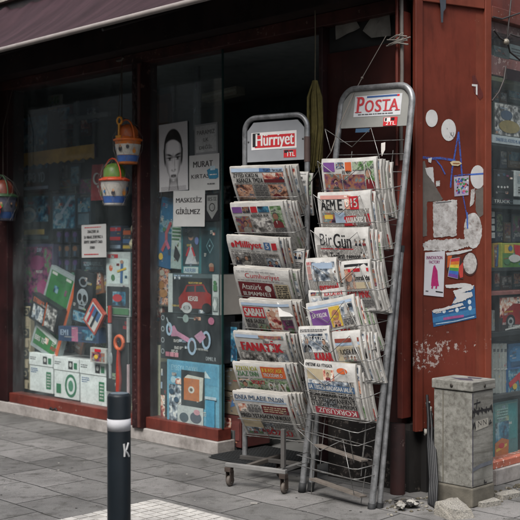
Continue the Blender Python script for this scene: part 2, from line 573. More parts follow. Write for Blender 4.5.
# ------------------------------------------------------------------ printed artwork: coordinates 0..1, y downwards
INK = lambda c: M(c, 0.6, 0.10, scale=20.0)
def art(mb, x0, ytop, w, h, ops, z, rnd, step=0.00016, people=False):
    X = lambda a: x0 + a * w
    Y = lambda b: ytop - b * h
    for op in ops:
        z += step
        k = op[0]
        if k == 'R':
            mb.rect(X(op[1]), Y(op[2]), X(op[3]), Y(op[4]), z, op[5])
            pic = [i for i in (0, 1, 2, 3, 4, 5) if MATS.get(('photo', i)) is op[5]]
            pw_, ph_ = (op[3] - op[1]) * w, (op[4] - op[2]) * h
            if pic and min(pw_, ph_) > 0.035 and people and rnd.random() < 0.75:
                # people in the printed picture: shoulders, head and hair
                n_ = max(1, min(4, int(pw_ / ph_ * 1.6)))
                for q in range(n_):
                    cx = op[1] + (op[3] - op[1]) * (q + 0.5 + rnd.uniform(-0.15, 0.15)) / n_
                    hd = ph_ * rnd.uniform(0.13, 0.21) / h
                    hw = hd * h / w * 0.78
                    cy = op[2] + (op[4] - op[2]) * rnd.uniform(0.36, 0.46)
                    dress = printed(rnd.choice(['#1c1f26', '#2a2c33', '#6a2026', '#24344e', '#8a8780', '#3a3a36', '#45603c']))
                    lim = lambda a: max(op[1], min(op[3], a))
                    b_ = op[4] - 0.002
                    mb.poly([(X(lim(cx - hw * 2.1)), Y(b_)), (X(lim(cx + hw * 2.1)), Y(b_)), (X(lim(cx + hw * 1.9)), Y(cy + hd * 1.9)), (X(lim(cx + hw * 0.8)), Y(cy + hd * 1.2)), (X(lim(cx - hw * 0.8)), Y(cy + hd * 1.2)), (X(lim(cx - hw * 1.9)), Y(cy + hd * 1.9))], z + 0.00003, dress)
                    mb.disc(X(cx), Y(cy - hd * 0.14), hw * w * 1.08, hd * h * 1.02, z + 0.00006, printed(rnd.choice(['#16120f', '#2c1e16', '#4a4642'])), 14)
                    mb.disc(X(cx), Y(cy + hd * 0.12), hw * w * 0.86, hd * h * 0.90, z + 0.00009, printed(rnd.choice(['#94705c', '#86604c', '#9c7c68'])), 14)
                    mb.poly([(X(cx - hw * .2), Y(cy + hd * 1.25)), (X(cx + hw * .2), Y(cy + hd * 1.25)), (X(cx + hw * .05), Y(min(b_, cy + hd * 2.2))), (X(cx - hw * .05), Y(min(b_, cy + hd * 2.2)))], z + 0.00009, printed('#b5b3ad'))
        elif k == 'E':
            mb.disc(X(op[1]), Y(op[2]), op[3] * w, op[4] * h, z, op[5])
        elif k == 'O':
            mb.ring(X(op[1]), Y(op[2]), op[3] * w, op[4] * h, op[5] * w, z, op[6])
        elif k == 'P':
            mb.poly([(X(a), Y(b)) for a, b in op[1]], z, op[2])
        elif k == 'S':
            mb.stroke([(X(a), Y(b)) for a, b in op[1]], op[2] * w, z, op[3])
        elif k == 'T':
            mb.text(op[1], X(op[2]), Y(op[3]), X(op[4]), Y(op[5]), z, op[6], op[7] if len(op) > 7 else 0.02, len(op) > 8 and op[8])
        elif k == 'L':                    # lines of small print
            _, a0, b0, a1, b1, rows, mt = op[:7]
            for r in range(rows):
                yy = b0 + (b1 - b0) * (r + 0.25) / rows; hh = (b1 - b0) / rows * 0.5
                a = a0
                end = a1 - (rnd.uniform(0, 0.3) * (a1 - a0) if r == rows - 1 else 0)
                while a < end - 0.01:
                    l = min(rnd.uniform(0.03, 0.10), end - a)
                    mb.add([(X(a), Y(yy + hh), z), (X(a + l), Y(yy + hh), z), (X(a + l), Y(yy), z), (X(a), Y(yy), z)], [(0, 1, 2, 3)], mt)
                    a += l + 0.014
        elif k == 'G':                    # large print too blurred to read
            _, a0, b0, a1, b1, mt = op[:6]
            a = a0
            hh = b1 - b0
            cw = hh * h / w * 0.62
            while a < a1 - cw * 0.8:
                nl = max(1, min(rnd.randint(2, 8), int((a1 - a) / cw)))
                wd_ = ''.join(rnd.choice('AEIKLMNRSTUYDBZOAEI') for _q in range(nl))
                l = min(nl * cw * (0.55 if wd_ == 'I' else 1.0), a1 - a)
                mb.text(wd_, X(a), Y(b1), X(a + l), Y(b0), z, mt, 0.03)
                a += l + cw * 0.5

def printed(col, rough=0.45):
    """colour print with uneven ink, as on packaging"""
    key = ('printed', col, rough)
    if key in MATS:
        return MATS[key]
    m, t, b = new_mat('printed_card')
    v = coords(t)
    n1 = noise_tex(t, v, 9, 6, 0.7)
    n2 = noise_tex(t, v, 48, 5, 0.7)
    c = mixc(t, 1.0, lin(col), ramp(t, n1, [(0.3, 0.78), (0.7, 1.12)]), 'MULTIPLY')
    c = mixc(t, 1.0, c, ramp(t, n2, [(0.3, 0.80), (0.5, 1.0), (0.7, 1.12)]), 'MULTIPLY')
    t.links.new(c, b.inputs['Base Color'])
    b.inputs['Roughness'].default_value = rough
    MATS[key] = m
    return m

def _spray(m, t, b):
    v = coords(t, per_object=False)
    n = noise_tex(t, v, 42, 6, 0.8)
    b.inputs['Base Color'].default_value = (*lin('#30488a'), 1)
    b.inputs['Roughness'].default_value = 0.6
    out = t.nodes['Material Output']
    tr = N(t, 'ShaderNodeBsdfTransparent')
    mx = N(t, 'ShaderNodeMixShader')
    t.links.new(ramp(t, n, [(0.38, 0.25), (0.52, 0.92)]), mx.inputs[0])
    t.links.new(tr.outputs[0], mx.inputs[1]); t.links.new(b.outputs[0], mx.inputs[2])
    t.links.new(mx.outputs[0], out.inputs['Surface'])
spray_m = special('spray_paint', _spray)

def _oldpaper(m, t, b):
    v = coords(t)
    n = noise_tex(t, v, 16, 7, 0.75)
    c = ramp(t, n, [(0.32, lin('#5c5450')), (0.45, lin('#8c8986')), (0.62, lin('#aaa8a6'))])
    c = mixc(t, ramp(t, noise_tex(t, v, 45, 5, 0.75), [(0.60, 0.0), (0.68, 0.75)]), c, lin('#5b3029'))
    t.links.new(c, b.inputs['Base Color'])
    b.inputs['Roughness'].default_value = 0.9
    bump(t, b, n, 0.5, 0.004)
old_paper = special('old_paper', _oldpaper)
# ================================================================== the setting
rnd = random.Random(7)
m = MB()
n_ = 60
m.rect(-150, -150, 150, 150, 0, slabs(), seg=30)
tag(m.build('pavement', world=Matrix()), 'grey stone slab pavement in front of the shop', 'pavement', kind='structure')

# raised white tactile tiles set in the pavement
m = MB()
tile_a = M('#94918c', 0.8, 0.2); tile_b = M('#a5a29d', 0.8, 0.3, scale=8, bmp=0.2)
FT = basis((S, -S, 0), (S, S, 0), (0, 0, 1), (-0.618, 6.3, 0.0))      # far corner; x to the right and nearer, y away
m.box(0, 0.92, -1.3, 0, -0.02, 0.004, tile_a)
cs = 0.0657
for i in range(14):
    for j in range(19):
        if rnd.random() < 0.03: continue
        g = 0.005 + rnd.uniform(0, 0.002)
        g *= .75
        m.box(i * cs + g, (i + 1) * cs - g, -(j + 1) * cs - 0.02 + g, -j * cs - 0.02 - g, 0.004, 0.010 + rnd.uniform(-0.001, 0.001), tile_b)
tag(m.build('tactile_paving', world=FT), 'square of small white raised tiles in the grey pavement', 'paving', kind='structure')

# ------------------------------------------------------------------ the shop building
paint_dark = worn_paint('#30191a', '#1d1112', '#5a443e', 0.74)
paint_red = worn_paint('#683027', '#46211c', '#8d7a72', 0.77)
paint_panel = worn_paint('#602b20', '#4a2118', '#8f847f', 0.80, dscale=1.6, band=((.42, .02), (.60, .05), (.72, .03), (.78, .10), (.90, .15), (.93, .13), (.95, .03), (1.1, .06), (1.3, .02), (1.6, .0)))
paint_panel2 = worn_paint('#693427', '#562a1f', '#8f847f', 0.80, dscale=2.2, band=((.42, .02), (.72, .03), (.78, .08), (.93, .13), (.95, .02), (1.1, .05), (1.3, .02), (1.6, .0)))
wood_dark = worn_paint('#2e2422', '#191515', '#4a403c', 0.8)
plaster = worn_paint('#8a8379', '#6d665e', '#a9a39b', 0.8)
dark_in = M('#20282b', 0.8)
shop = thing('shop_building', 'dark red painted corner stationery shop with display windows and a plum awning', 'shop', FA)
IA = FA.inverted()

m = MB()                                                                # walls, drawn in plan
m.T = IA
def strip(a, b, th, z0, z1, mt):
    a, b = Vector(a), Vector(b)
    d = (b - a).normalized(); p = Vector((-d.y, d.x)) * th
    m.prism([tuple(a), tuple(b), tuple(b + p), tuple(a + p)], z0, z1, mt)
AL = (CORNER[0] - 9 * S, CORNER[1] + 9 * S)
BR = (DCORN[0] + 4 * S, DCORN[1] + 4 * S)
A1 = (CORNER[0] - 4.79 * S, CORNER[1] + 4.79 * S)
strip(AL, A1, -0.25, 0, 3.06, paint_dark)
strip(AL, (0.95, 6.43), -0.2, 3.062, 3.70, wood_dark)
strip(AL, (0.95, 6.43), -0.25, 3.702, 6.2, plaster)
strip((0.955, 6.436), DCORN[:2], 0.2, 3.30, 6.2, paint_panel)
strip(DCORN[:2], BR, 0.2, 3.06, 6.2, paint_panel)
strip((DCORN[0] + 2.4 * S, DCORN[1] + 2.4 * S), BR, 0.2, 0, 3.055, paint_panel)
strip(AL, (-2.0, 16.5), 0.2, 0, 6.2, plaster)
strip((-2.0, 16.5), (4.5, 14), 0.2, 0, 6.2, plaster)
strip((4.5, 14), BR, 0.2, 0, 6.2, plaster)
m.build('outer_wall', shop)
m = MB(); m.T = IA
foot = [(0.93, 6.62), (1.42, 6.86), (BR[0] - 0.2, BR[1] + 0.1), (4.35, 13.9), (-2.0, 16.3), (AL[0] + 0.25, AL[1] + 0.25)]
m.prism(foot, 6.1, 6.19, dark_in)
m.build('roof', shop)
m = MB(); m.T = IA
m.prism(foot, 3.07, 3.14, M('#7d8485', 0.8))
m.build('ceiling', shop)
m = MB(); m.T = IA
m.prism(foot, -0.05, 0.004, M('#6a6a68', 0.5))
m.build('shop_floor', shop)
m = MB()
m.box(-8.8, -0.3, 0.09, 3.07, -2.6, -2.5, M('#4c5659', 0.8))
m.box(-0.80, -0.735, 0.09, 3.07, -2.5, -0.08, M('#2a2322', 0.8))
m.build('inner_wall', shop)
m = MB(); m.box(-4.79, -1.76, 0.006, 0.16, -1.2, -0.145, M('#4a4d4d', .7)); m.build('display_base', shop)

m = MB(); m.box(-9, -0.10, 2.975, 3.06, -0.16, 0.035, worn_paint('#4a2a26', '#2a1a18', '#6a5750', 0.75)); m.build('beam', shop, bevel=0.004)
m = MB(); m.box(-4.60, -1.765, 0.10, 0.186, -0.12, 0.012, paint_red); m.build('window_sill', shop, bevel=0.004)
m = MB(); m.box(-9, -1.745, 0.0, 0.099, -0.14, 0.035, marble()); m.build('threshold', shop, bevel=0.006)
def post(x0, x1, y0, y1, z0, z1, mt, braid=False):
    m = MB()
    m.box(x0, x1, y0, y1, z0, z1, mt)
    if braid:                                                            # flaking rope-like moulding on its front
        y = y0 + 0.03
        while y < y1 - 0.05:
            m.ball((x0 + rnd.uniform(.02, .05), y, z1), rnd.uniform(.010, .018), mt, 6, ry=rnd.uniform(1.2, 2.2), rz=.5, wob=.5, rnd=y)
            y += rnd.uniform(.03, .06)
        m.box(x1 - 0.035, x1 - 0.008, y0 + .01, y1 - .01, z1, z1 + 0.010, M('#4a2722', .5, .3, scale=20))
    m.build('window_post', shop, bevel=0.004)
post(-4.80, -4.605, 0.10, 2.974, -0.15, 0.03, paint_dark)
post(-2.715, -2.60, 0.099, 2.974, -0.10, 0.06, paint_dark, True)
post(-0.765, -0.735, 0.099, 2.974, -0.075, 0.03, paint_dark)
post(-0.115, -0.075, 0.46, 2.974, -0.06, 0.03, paint_red)
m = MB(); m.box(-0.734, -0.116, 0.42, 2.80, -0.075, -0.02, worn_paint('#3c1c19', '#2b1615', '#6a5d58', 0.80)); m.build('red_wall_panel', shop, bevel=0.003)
m = MB(); m.box(-0.734, -0.06, 0.0, 0.418, -0.15, -0.03, worn_paint('#3a3634', '#242221', '#6a625c', 0.7)); m.build('plinth', shop)
m = MB(); m.box(-0.074, 0.012, 0.0, 3.06, -0.2, -0.10, M('#141212', 0.8)); m.build('corner_recess', shop)  # near-black filler box; the gap's shade is put into its colour
m = MB()
m.box(-0.734, -0.116, 2.80, 2.974, -0.075, -0.045, M('#2b2a29', 0.8))
m.build('transom', shop)

def pane(F, x0, x1, y0, y1, z, edge=None):
    m = MB(); m.T = IA @ F
    m.add([(x0, y0, z), (x1, y0, z), (x1, y1, z), (x0, y1, z)], [(0, 1, 2, 3)], glass_m())
    g = m.build('window_glass', shop)
    if edge is not None:
        m = MB(); m.T = IA @ F
        m.box(edge, edge + 0.007, y0, y1, z - 0.012, z + 0.004, M('#1d3836', 0.3))
        m.build('glass_edge', g)
pane(FA, -4.604, -2.716, 0.187, 2.973, -0.03)
pane(FA, -2.599, -1.768, 0.187, 2.973, -0.03, edge=-1.768)

# cut-off corner: framed, painted steel panel
PR = 0.578
m = MB(); m.T = IA @ FP
m.box(0.02, PR - 0.03, 0.40, 3.10, -0.03, -0.012, paint_panel)
xl = at(FP, 477, 150, 0)[0]
m.rect(xl, 0.42, PR - 0.046, 3.0, -0.0115, paint_panel2, seg=0.3)
m.build('corner_panel', shop)
m = MB(); m.T = IA @ FP
m.box(0.0, 0.055, 0.385, 3.29, -0.028, 0.006, paint_panel)
m.build('panel_frame', shop, bevel=0.004)
m = MB(); m.T = IA @ FP
m.box(PR - 0.045, PR + 0.005, 0.0, 3.29, -0.08, 0.012, paint_panel2)
m.build('panel_frame', shop, bevel=0.004)
m = MB(); m.T = IA @ FP
m.box(0.057, PR - 0.047, 3.03, 3.29, -0.08, 0.008, paint_panel2)
m.build('panel_frame', shop, bevel=0.004)
m = MB(); m.T = IA @ FP
m.box(0.0, PR - 0.045, 0.0, 0.383, -0.14, -0.06, worn_paint('#2a2827', '#1a1918', '#4a4540', 0.72))
m.build('plinth', shop)

# side window with its shelves
m = MB(); m.T = IA @ FB
m.box(0.012, 2.4, 2.98, 3.058, -0.12, 0.01, paint_panel2); m.build('beam', shop, bevel=0.004)
yb = at(FB, 505, 465.5, 0)[1]; yt = at(FB, 505, 458.5, 0)[1]
m = MB(); m.T = IA @ FB
m.box(0.012, 2.4, yb, yt, -0.1, 0.02, worn_paint('#a5624f', '#8a4f40', '#c9b9b0', 0.7)); m.build('window_sill', shop, bevel=0.004)
m = MB(); m.T = IA @ FB
m.box(0.012, 2.4, 0.0, yb - 0.001, -0.12, 0.04, marble()); m.build('threshold', shop, bevel=0.005)
m = MB(); m.T = IA @ FB
m.box(0.0, 2.4, 0.09, 3.05, -0.62, -0.6, M('#171d20', 0.8))
m.box(0.0, 0.02, 0.30, 2.97, -0.6, -0.03, M('#2a1c1b', 0.8)); m.build('inner_wall', shop)
def side_shelf(py0, py1, mt, px=505):
    y0 = at(FB, px, py1, -0.05)[1]; y1 = at(FB, px, py0, -0.05)[1]
    m = MB(); m.T = IA @ FB
    m.box(0.03, 2.38, y0, y1, -0.58, -0.05, mt); m.build('shelf', shop, bevel=0.003)
pinkp = worn_paint('#8a5550', '#6d4440', '#b59a92', 0.7)
side_shelf(58, 77, pinkp); side_shelf(78.5, 83, M('#5d6048', 0.7)); side_shelf(205, 209, M('#232a2c', 0.6)); side_shelf(267.5, 271, M('#1d2426', 0.6))
side_shelf(291, 295, pinkp); side_shelf(331.5, 336, M('#1d2022', 0.6)); side_shelf(394, 398, M('#2a2c2c', 0.6)); side_shelf(143, 147, M('#22292c', 0.6))
side_shelf(25, 34, pinkp)
pane(FB, 0.021, 2.4, yt, 2.979, -0.02)

# awning on its pipe
m = MB(); am = awning_m()
nx, nz = 200, 14
vs, fs = [], []
for i in range(nx + 1):
    x = -8.9 + 8.95 * i / nx
    for j in range(nz + 1):
        t = j / nz
        z = 0.93 * (1 - t) ** 1.0 + 0.03
        y = 3.03 + 0.76 * t
        q = noise.noise(Vector((x * 3.2 + t * 1.5, t * 1.4, 3))) * 0.035 + noise.noise(Vector((x * 8 - t * 3, t * 2.5, 9))) * 0.012
        fold = 0.05 * math.exp(-((x + 4.62 - t * 0.35) / 0.035) ** 2) + 0.035 * math.exp(-((x + 4.35 - t * 0.5) / 0.05) ** 2) + 0.03 * math.exp(-((x + 4.9 + t * 0.2) / 0.04) ** 2)
        k = math.sin(math.pi * min(1, max(0, t))) ** 0.7
        sag = -0.05 * math.sin(math.pi * t)
        vs.append((x, y + sag + (q + fold) * k * 0.8, z + (q + fold) * k * 0.7))
for i in range(nx):
    for j in range(nz):
        a = i * (nz + 1) + j
        fs.append((a, a + nz + 1, a + nz + 2, a + 1))
m.add(vs, fs, am, True)
aw = m.build('awning', shop)
so = aw.modifiers.new('thickness', 'SOLIDIFY'); so.thickness = 0.006
m = MB(); m.tube([(-8.9, 3.022, 0.965), (0.06, 3.022, 0.965)], 0.019, M('#77706c', 0.5), 10); m.build('awning_pipe', aw)
m = MB()
for x in (-8.5, -6.2, -3.9, -1.9, -0.25):
    m = MB(); m.tube([(x, 2.99, 0.95), (x, 3.33, 0.03)], 0.012, M('#2a2625', 0.6), 6); m.build('awning_arm', aw)

# ------------------------------------------------------------------ pipes and cables at the corner
def tube_thing(name, label, cat, F, paths, r, mt, n=8, group=None):
    m = MB()
    for p in paths:
        m.tube(p, r, mt, n)
    return tag(m.build(name, world=F), label, cat, group)
x0, _ = at(FA, 404.5, 460, 0.0)
m = MB(); m.lathe([(0.0, 0.43), (0.046, 0.43), (0.046, 0.0)], worn_paint('#301917', '#1d1110', '#5f524c', 0.74, rough=0.8), 20, c=(x0 - 0.015, 0, 0.05))
tag(m.build('drain_pipe', world=FA), 'short dark red drain pipe stub at the foot of the shop corner', 'pipe')
gx = at(FA, 401, 40, 0.06)[0]
tube_thing('conduit', 'pale grey electric conduit running down the shop corner', 'conduit', FA, [[(gx, 3.06, 0.055), (gx + 0.004, 2.6, 0.055), (gx - 0.004, 2.2, 0.055), (gx, 2.05, 0.055)]], 0.012, M('#5d5752', 0.6, .3))
gx2 = at(FA, 396, 40, 0.06)[0]
tube_thing('conduit', 'dull red painted electric conduit beside the pale grey one', 'conduit', FA, [[(gx2, 3.06, 0.05), (gx2, 2.3, 0.05), (gx2, 2.02, 0.05)]], 0.011, paint_red)
knx, kny = at(FA, 398, 40, 0.08)
m = MB()
for k in range(9):
    a = rnd.uniform(0, 6.28)
    m.tube([(knx - 0.05 + rnd.uniform(-.03, .03), kny + rnd.uniform(-.03, .03), 0.075 + 0.01 * k / 3), (knx, kny + rnd.uniform(-.03, .03), 0.092), (knx + 0.06 + rnd.uniform(-.03, .03), kny + rnd.uniform(-.04, .04), 0.075)], 0.0045, M('#6b6660', 0.6), 6)
tag(m.build('cable_knot', world=FA), 'knot of thin grey wires tied round the conduits high on the corner', 'wires')
m = MB()
p1 = at(FA, 386, 36, 0.09); p2 = at(FA, 362, 78, 0.12); p3 = at(FR, 352, 98, 0.03); p4 = at(FR, 341, 125, 0.04); p5 = at(FR, 331, 152, 0.1)
w3 = [FA @ Vector((*p1, 0.09)), FA @ Vector((*p2, 0.12)), FR @ Vector((*p3, 0.035)), FR @ Vector((*p4, 0.05)), FR @ Vector((*p5, 0.1))]
m.tube(w3, 0.003, M('#7b746c', 0.8), 5)
m.ball(w3[1], 0.009, M('#7b746c', 0.8), 6)
tag(m.build('string', world=Matrix()), 'thin string tying the second newspaper rack to the shop corner', 'string')

paper_g = M('#74716a', 0.9, 0.35, scale=7, bmp=0.4)
def crumple(lst, F, z, name, label, cat, mt, amp=0.012):
    c = pts(F, z, lst)
    m = MB()
    cx = sum(p[0] for p in c) / len(c); cy = sum(p[1] for p in c) / len(c)
    ring = []
    for i in range(len(c)):
        a, b = c[i], c[(i + 1) % len(c)]
        for k in range(5):
            ring.append((a[0] + (b[0] - a[0]) * k / 5, a[1] + (b[1] - a[1]) * k / 5))
    vs = []; L = 6
    for l in range(L):
        f = 1 - l / L
        for p in ring:
            q = (cx + (p[0] - cx) * f, cy + (p[1] - cy) * f)
            vs.append((q[0], q[1], z + 0.008 + amp * noise.noise(Vector((q[0] * 11, q[1] * 11, 1)))))
    vs.append((cx, cy, z + 0.008))
    n = len(ring)
    fs = [(l * n + i, l * n + (i + 1) % n, (l + 1) * n + (i + 1) % n, (l + 1) * n + i) for l in range(L - 1) for i in range(n)]
    fs += [((L - 1) * n + i, (L - 1) * n + (i + 1) % n, L * n) for i in range(n)]
    m.add(vs, fs, mt)
    return tag(m.build(name, world=F), label, cat)
crumple([(336, 9), (349, 6), (361, 28), (350, 33), (337, 40)], FA, -0.03, 'paper_sheet', 'torn grey paper with a slanting edge stuck above the red wall panel', 'paper', paper_g)
crumple([(364, 31), (380, 4), (391, 3), (391, 36), (372, 38)], FA, -0.03, 'paper_sheet', 'wider wrinkled grey paper stuck beside the conduit above the red wall panel', 'paper', paper_g)

# mop hung in the doorway
mx, my = at(FA, 315, 90, 0.12)
mp = thing('mop', 'yellowish string mop hung upside by the doorway post', 'mop', FA @ TR(mx, my - 1.0, 0.12))
mm = M('#6b6136', 0.9, 0.3, scale=30)
m = MB(); m.tube([(0, 1.62, 0), (0.003, 1.3, 0), (0, 1.05, 0)], 0.004, M('#5a5344', 0.8), 6); m.build('hanging_cord', mp)
m = MB()
for k in range(46):
    a = k * 2.4; r0 = 0.012; r1 = 0.02 + 0.035 * ((k * 7) % 10) / 10
    l = 0.52 + 0.09 * ((k * 3) % 7) / 7
    m.tube([(r0 * math.cos(a), 1.06, r0 * math.sin(a)), (r1 * math.cos(a), 0.95, r1 * math.sin(a)), (r1 * 1.2 * math.cos(a) + .004, 0.75, r1 * math.sin(a)), (r1 * 0.9 * math.cos(a + .3), 1.06 - l, r1 * math.sin(a + .3))], [0.006, 0.008, 0.008, 0.005], mm, 5)
m.build('mop_strands', mp)

# rubber doormat
MT = basis((S, -S, 0), (S, S, 0), (0, 0, 1), (CORNER[0] + S * -1.0, CORNER[1] - S * -1.0, 0.006))
m = MB(); rb = M('#1f2122', 0.7, 0.3)
X0, X1, Y0, Y1 = -0.72, -0.04, -0.11, 0.42
for k in range(25):
    x = X0 + (X1 - X0) * k / 24
    m.box(x - 0.007, x + 0.007, Y0, Y1, 0, 0.018, rb)
for k in range(15):
    y = Y0 + (Y1 - Y0) * k / 14
    m.box(X0 - 0.006, X1 + 0.006, y - 0.007, y + 0.007, 0, 0.016, rb)
m.box(X0 - 0.02, X1 + 0.02, Y0 - 0.02, Y1 + 0.02, 0, 0.004, rb)
tag(m.build('doormat', world=MT), 'black rubber grid doormat before the open doorway', 'doormat')

# ------------------------------------------------------------------ bollard
bl = thing('bollard', 'dark blue steel bollard with one white band and a scrawled letter', 'bollard', Matrix.Translation((-0.6712, 5.0, 0)))
navy = worn_paint('#131b21', '#0e151a', '#39444a', 0.80, rough=0.5)
m = MB()
m.lathe([(0.0, 0.818), (0.045, 0.818), (0.0525, 0.812), (0.0555, 0.803), (0.0555, 0.0)], navy, 40, axis='z')
m.build('post', bl)
m = MB(); m.lathe([(0.0555, 0.699), (0.0563, 0.699), (0.0563, 0.643), (0.0555, 0.643)], M('#a9a9ac', 0.85, 0.12, spec=0.1), 40, axis='z'); m.build('reflective_band', bl)
m = MB(); m.lathe([(0.0, 0.8186), (0.044, 0.8186)], M('#59636a', 0.5), 32, axis='z'); m.build('cap', bl)
m = MB()
def on_cyl(a, h): return (0.0565 * math.sin(a), -0.0565 * math.cos(a), h)
mk = M('#a8a8a8', 0.8)
for path in ([(0.55, 0.585), (0.62, 0.55), (0.60, 0.525)], [(1.02, 0.588), (0.82, 0.560), (0.62, 0.548)], [(0.66, 0.552), (0.90, 0.540), (1.10, 0.522)]):
    m.tube([on_cyl(a, h) for a, h in path], 0.0052, mk, 6)
m.build('scrawl', bl)

# ------------------------------------------------------------------ utility cabinet on the corner
FU = basis((S, -S, 0), (0, 0, 1), (-S, -S, 0), (1.232, 6.10, 0))      # x: left face, origin at the near edge
FUs = basis((S, S, 0), (0, 0, 1), (S, -S, 0), (1.232, 6.10, 0))       # right face
ut = thing('utility_cabinet', 'weathered grey metal utility cabinet with black graffiti on its side', 'cabinet', FU)
UL, UW = 0.27, 0.225
cm = cabinet_m()
m = MB(); m.box(-UL, 0, 0.115, 0.672, -UW, 0, cm); m.build('body', ut, bevel=0.006)
m = MB(); m.box(-UL - 0.006, 0.006, 0.0, 0.113, -UW - 0.006, 0.006, M('#57534a', 0.85, 0.3, scale=14, bmp=0.4)); m.build('base', ut, bevel=0.01)
m = MB(); m.box(-UL - 0.01, 0.01, 0.675, 0.733, -UW - 0.01, 0.01, cm)
IU = FU.inverted() @ FUs
m.poly([(-0.20, -0.10), (-0.05, -0.17), (-0.03, -0.12), (-0.12, -0.07)], 0, M('#4a4152', 0.7)) if False else None
md = M('#3b3540', 0.8, 0.3)
m.add([(-0.22, 0.7335, -0.10), (-0.10, 0.7335, -0.03), (-0.03, 0.7335, -0.06), (-0.09, 0.7335, -0.13)], [(0, 1, 2, 3)], md)
m.add([(-0.16, 0.7335, -0.19), (-0.12, 0.7335, -0.14), (-0.04, 0.7335, -0.15), (-0.06, 0.7335, -0.20)], [(0, 1, 2, 3)], md)
m.build('lid', ut, bevel=0.006)
m = MB(); bk = M('#1d1c1e', 0.6)
for x in (-0.135,):
    m.ball((x, 0.702, 0.012), 0.011, M('#3a3733', 0.5, metal=0.6), 6, rz=0.4)
m.build('lid_bolt', ut); m = MB(); m.T = IU; m.ball((0.115, 0.702, 0.012), 0.011, M('#3a3733', 0.5, metal=0.6), 6, rz=0.4)
m.build('lid_bolt', ut)
m = MB()
m.box(-0.205, -0.199, 0.125, 0.668, 0.0005, 0.003, M('#5a564c', 0.8))
m.build('seam', ut)
m = MB(); m.T = IU
def G(l): return pts(FUs, 0, l)
z = 0.002
for l, wd in (([(474, 404), (480, 402)], .008), ([(477, 400), (476, 409)], .007), ([(469, 413), (478, 411), (491, 408.5)], .012), ([(471, 418), (466, 416), (472, 411)], .012),
              ([(474, 416), (474, 409), (478, 414), (479, 408)], .010), ([(482, 413), (481, 408), (486, 412), (486, 407)], .009), ([(488, 411), (491, 405), (492, 412)], .009),
              ([(471, 424), (471, 429), (474, 423), (475, 428)], .009), ([(490, 420), (489, 424), (491, 422)], .008), ([(484, 480), (484, 483), (486, 482)], .008)):
    m.stroke([(max(0.004, min(UW - 0.004, a)), b) for a, b in G(l)], wd, z, bk); z += 0.0002
wt = M('#8d8a81', 0.7, 0.25, scale=40)
q = G([(475.5, 421), (488, 417.5), (488, 426), (475.5, 431)]); m.poly(q, 0.0016, wt)
m.stroke(G([(478, 427), (478, 421.5), (481, 425), (481, 421)]), .004, 0.0019, bk); m.stroke(G([(483, 425), (483, 420), (486, 424), (486, 419.5)]), .004, 0.0019, bk)
bd = M('#55585f', 0.8, 0.3)
m.stroke(G([(473, 470), (480, 466), (491, 462)]), .022, 0.0014, bd)
m.stroke([(0.006, 0.13), (0.006, 0.66)], .010, 0.0012, M('#4b4a52', 0.8, 0.4, scale=14))
m.build('graffiti', ut)

# rock, litter and cables at its foot
m = MB()
c = [(-0.13, 0, -0.02), (-0.02, 0, -0.15), (0.14, 0, -0.06), (0.06, 0, 0.12), (-0.118, 0.085, 0.0), (-0.015, 0.072, -0.125), (0.118, 0.055, -0.05), (0.02, 0.10, 0.09), (-0.02, 0.108, 0.05)]
import bmesh
bm = bmesh.new()
for p in c: bm.verts.new((p[0], p[2], p[1]))
bmesh.ops.convex_hull(bm, input=bm.verts)
bmesh.ops.subdivide_edges(bm, edges=bm.edges[:], cuts=4, use_grid_fill=True)
for v in bm.verts:
    q = noise.noise(v.co * 14) * 0.010 + noise.noise(v.co * 40) * 0.004
    v.co += v.co.normalized() * q
me = bpy.data.meshes.new('rock'); bm.to_mesh(me); bm.free(); me.materials.append(granite())
ob = bpy.data.objects.new('rock', me); sc.collection.objects.link(ob)
Yr = 1575 / 266
ob.matrix_world = Matrix.Translation(((455 - 260) / 1050 * Yr, Yr + 0.03, -0.005)) @ Matrix.Rotation(R(-12), 4, 'Z') @ Matrix.Scale(0.88, 4)
bv = ob.modifiers.new('edges', 'BEVEL'); bv.width = 0.004; bv.limit_method = 'ANGLE'; bv.angle_limit = R(35)
tag(ob, 'rough pale grey stone lying at the foot of the utility cabinet', 'rock')
m = MB(); ck = M('#17181a', 0.55)
def gp(px, py, z): return Vector(((px - 260) / 1050 * (1575 / (py - 250)), 1575 / (py - 250), z))
for k in range(5):
    x = 427 + k * 1.7
    a = Vector(((x - 260) / 1050 * 6.38, 6.38, 0.62 - 0.05 * k)); b_ = Vector(((x + 1 - 260) / 1050 * 6.3, 6.3, 0.33)); d_ = gp(x + 2, 505 + k, 0.01); e_ = gp(x + 6, 507 + k, 0.008)
    m.tube([a, a * 0.5 + b_ * 0.5 + Vector((0.006 * (-1) ** k, 0, 0)), b_, b_ * 0.4 + d_ * 0.6 + Vector((0.01, 0, 0)), d_, e_], 0.009, ck, 7)
tag(m.build('cable', world=Matrix()), 'bundle of black cables hanging behind the utility cabinet', 'cables')
m = MB()
pcol = [M('#8f8c86', 0.8, .3), M('#22201f', 0.7), M('#8a857c', 0.8)]
for k in range(9):
    q = gp(409 + rnd.uniform(-9, 9), 508 + rnd.uniform(-3, 3), 0.012 + 0.018 * rnd.random())
    m.ball(q, 0.02 + 0.012 * rnd.random(), pcol[(1, 1, 0, 1, 2, 1, 0, 1, 1)[k]], 7, rx=rnd.uniform(.8, 2), ry=rnd.uniform(.5, 1.2), rz=0.6, wob=0.9, rnd=k * 3.1)
tag(m.build('litter', world=Matrix()), 'crumpled black and white litter on the ground by the corner', 'litter')
m = MB()
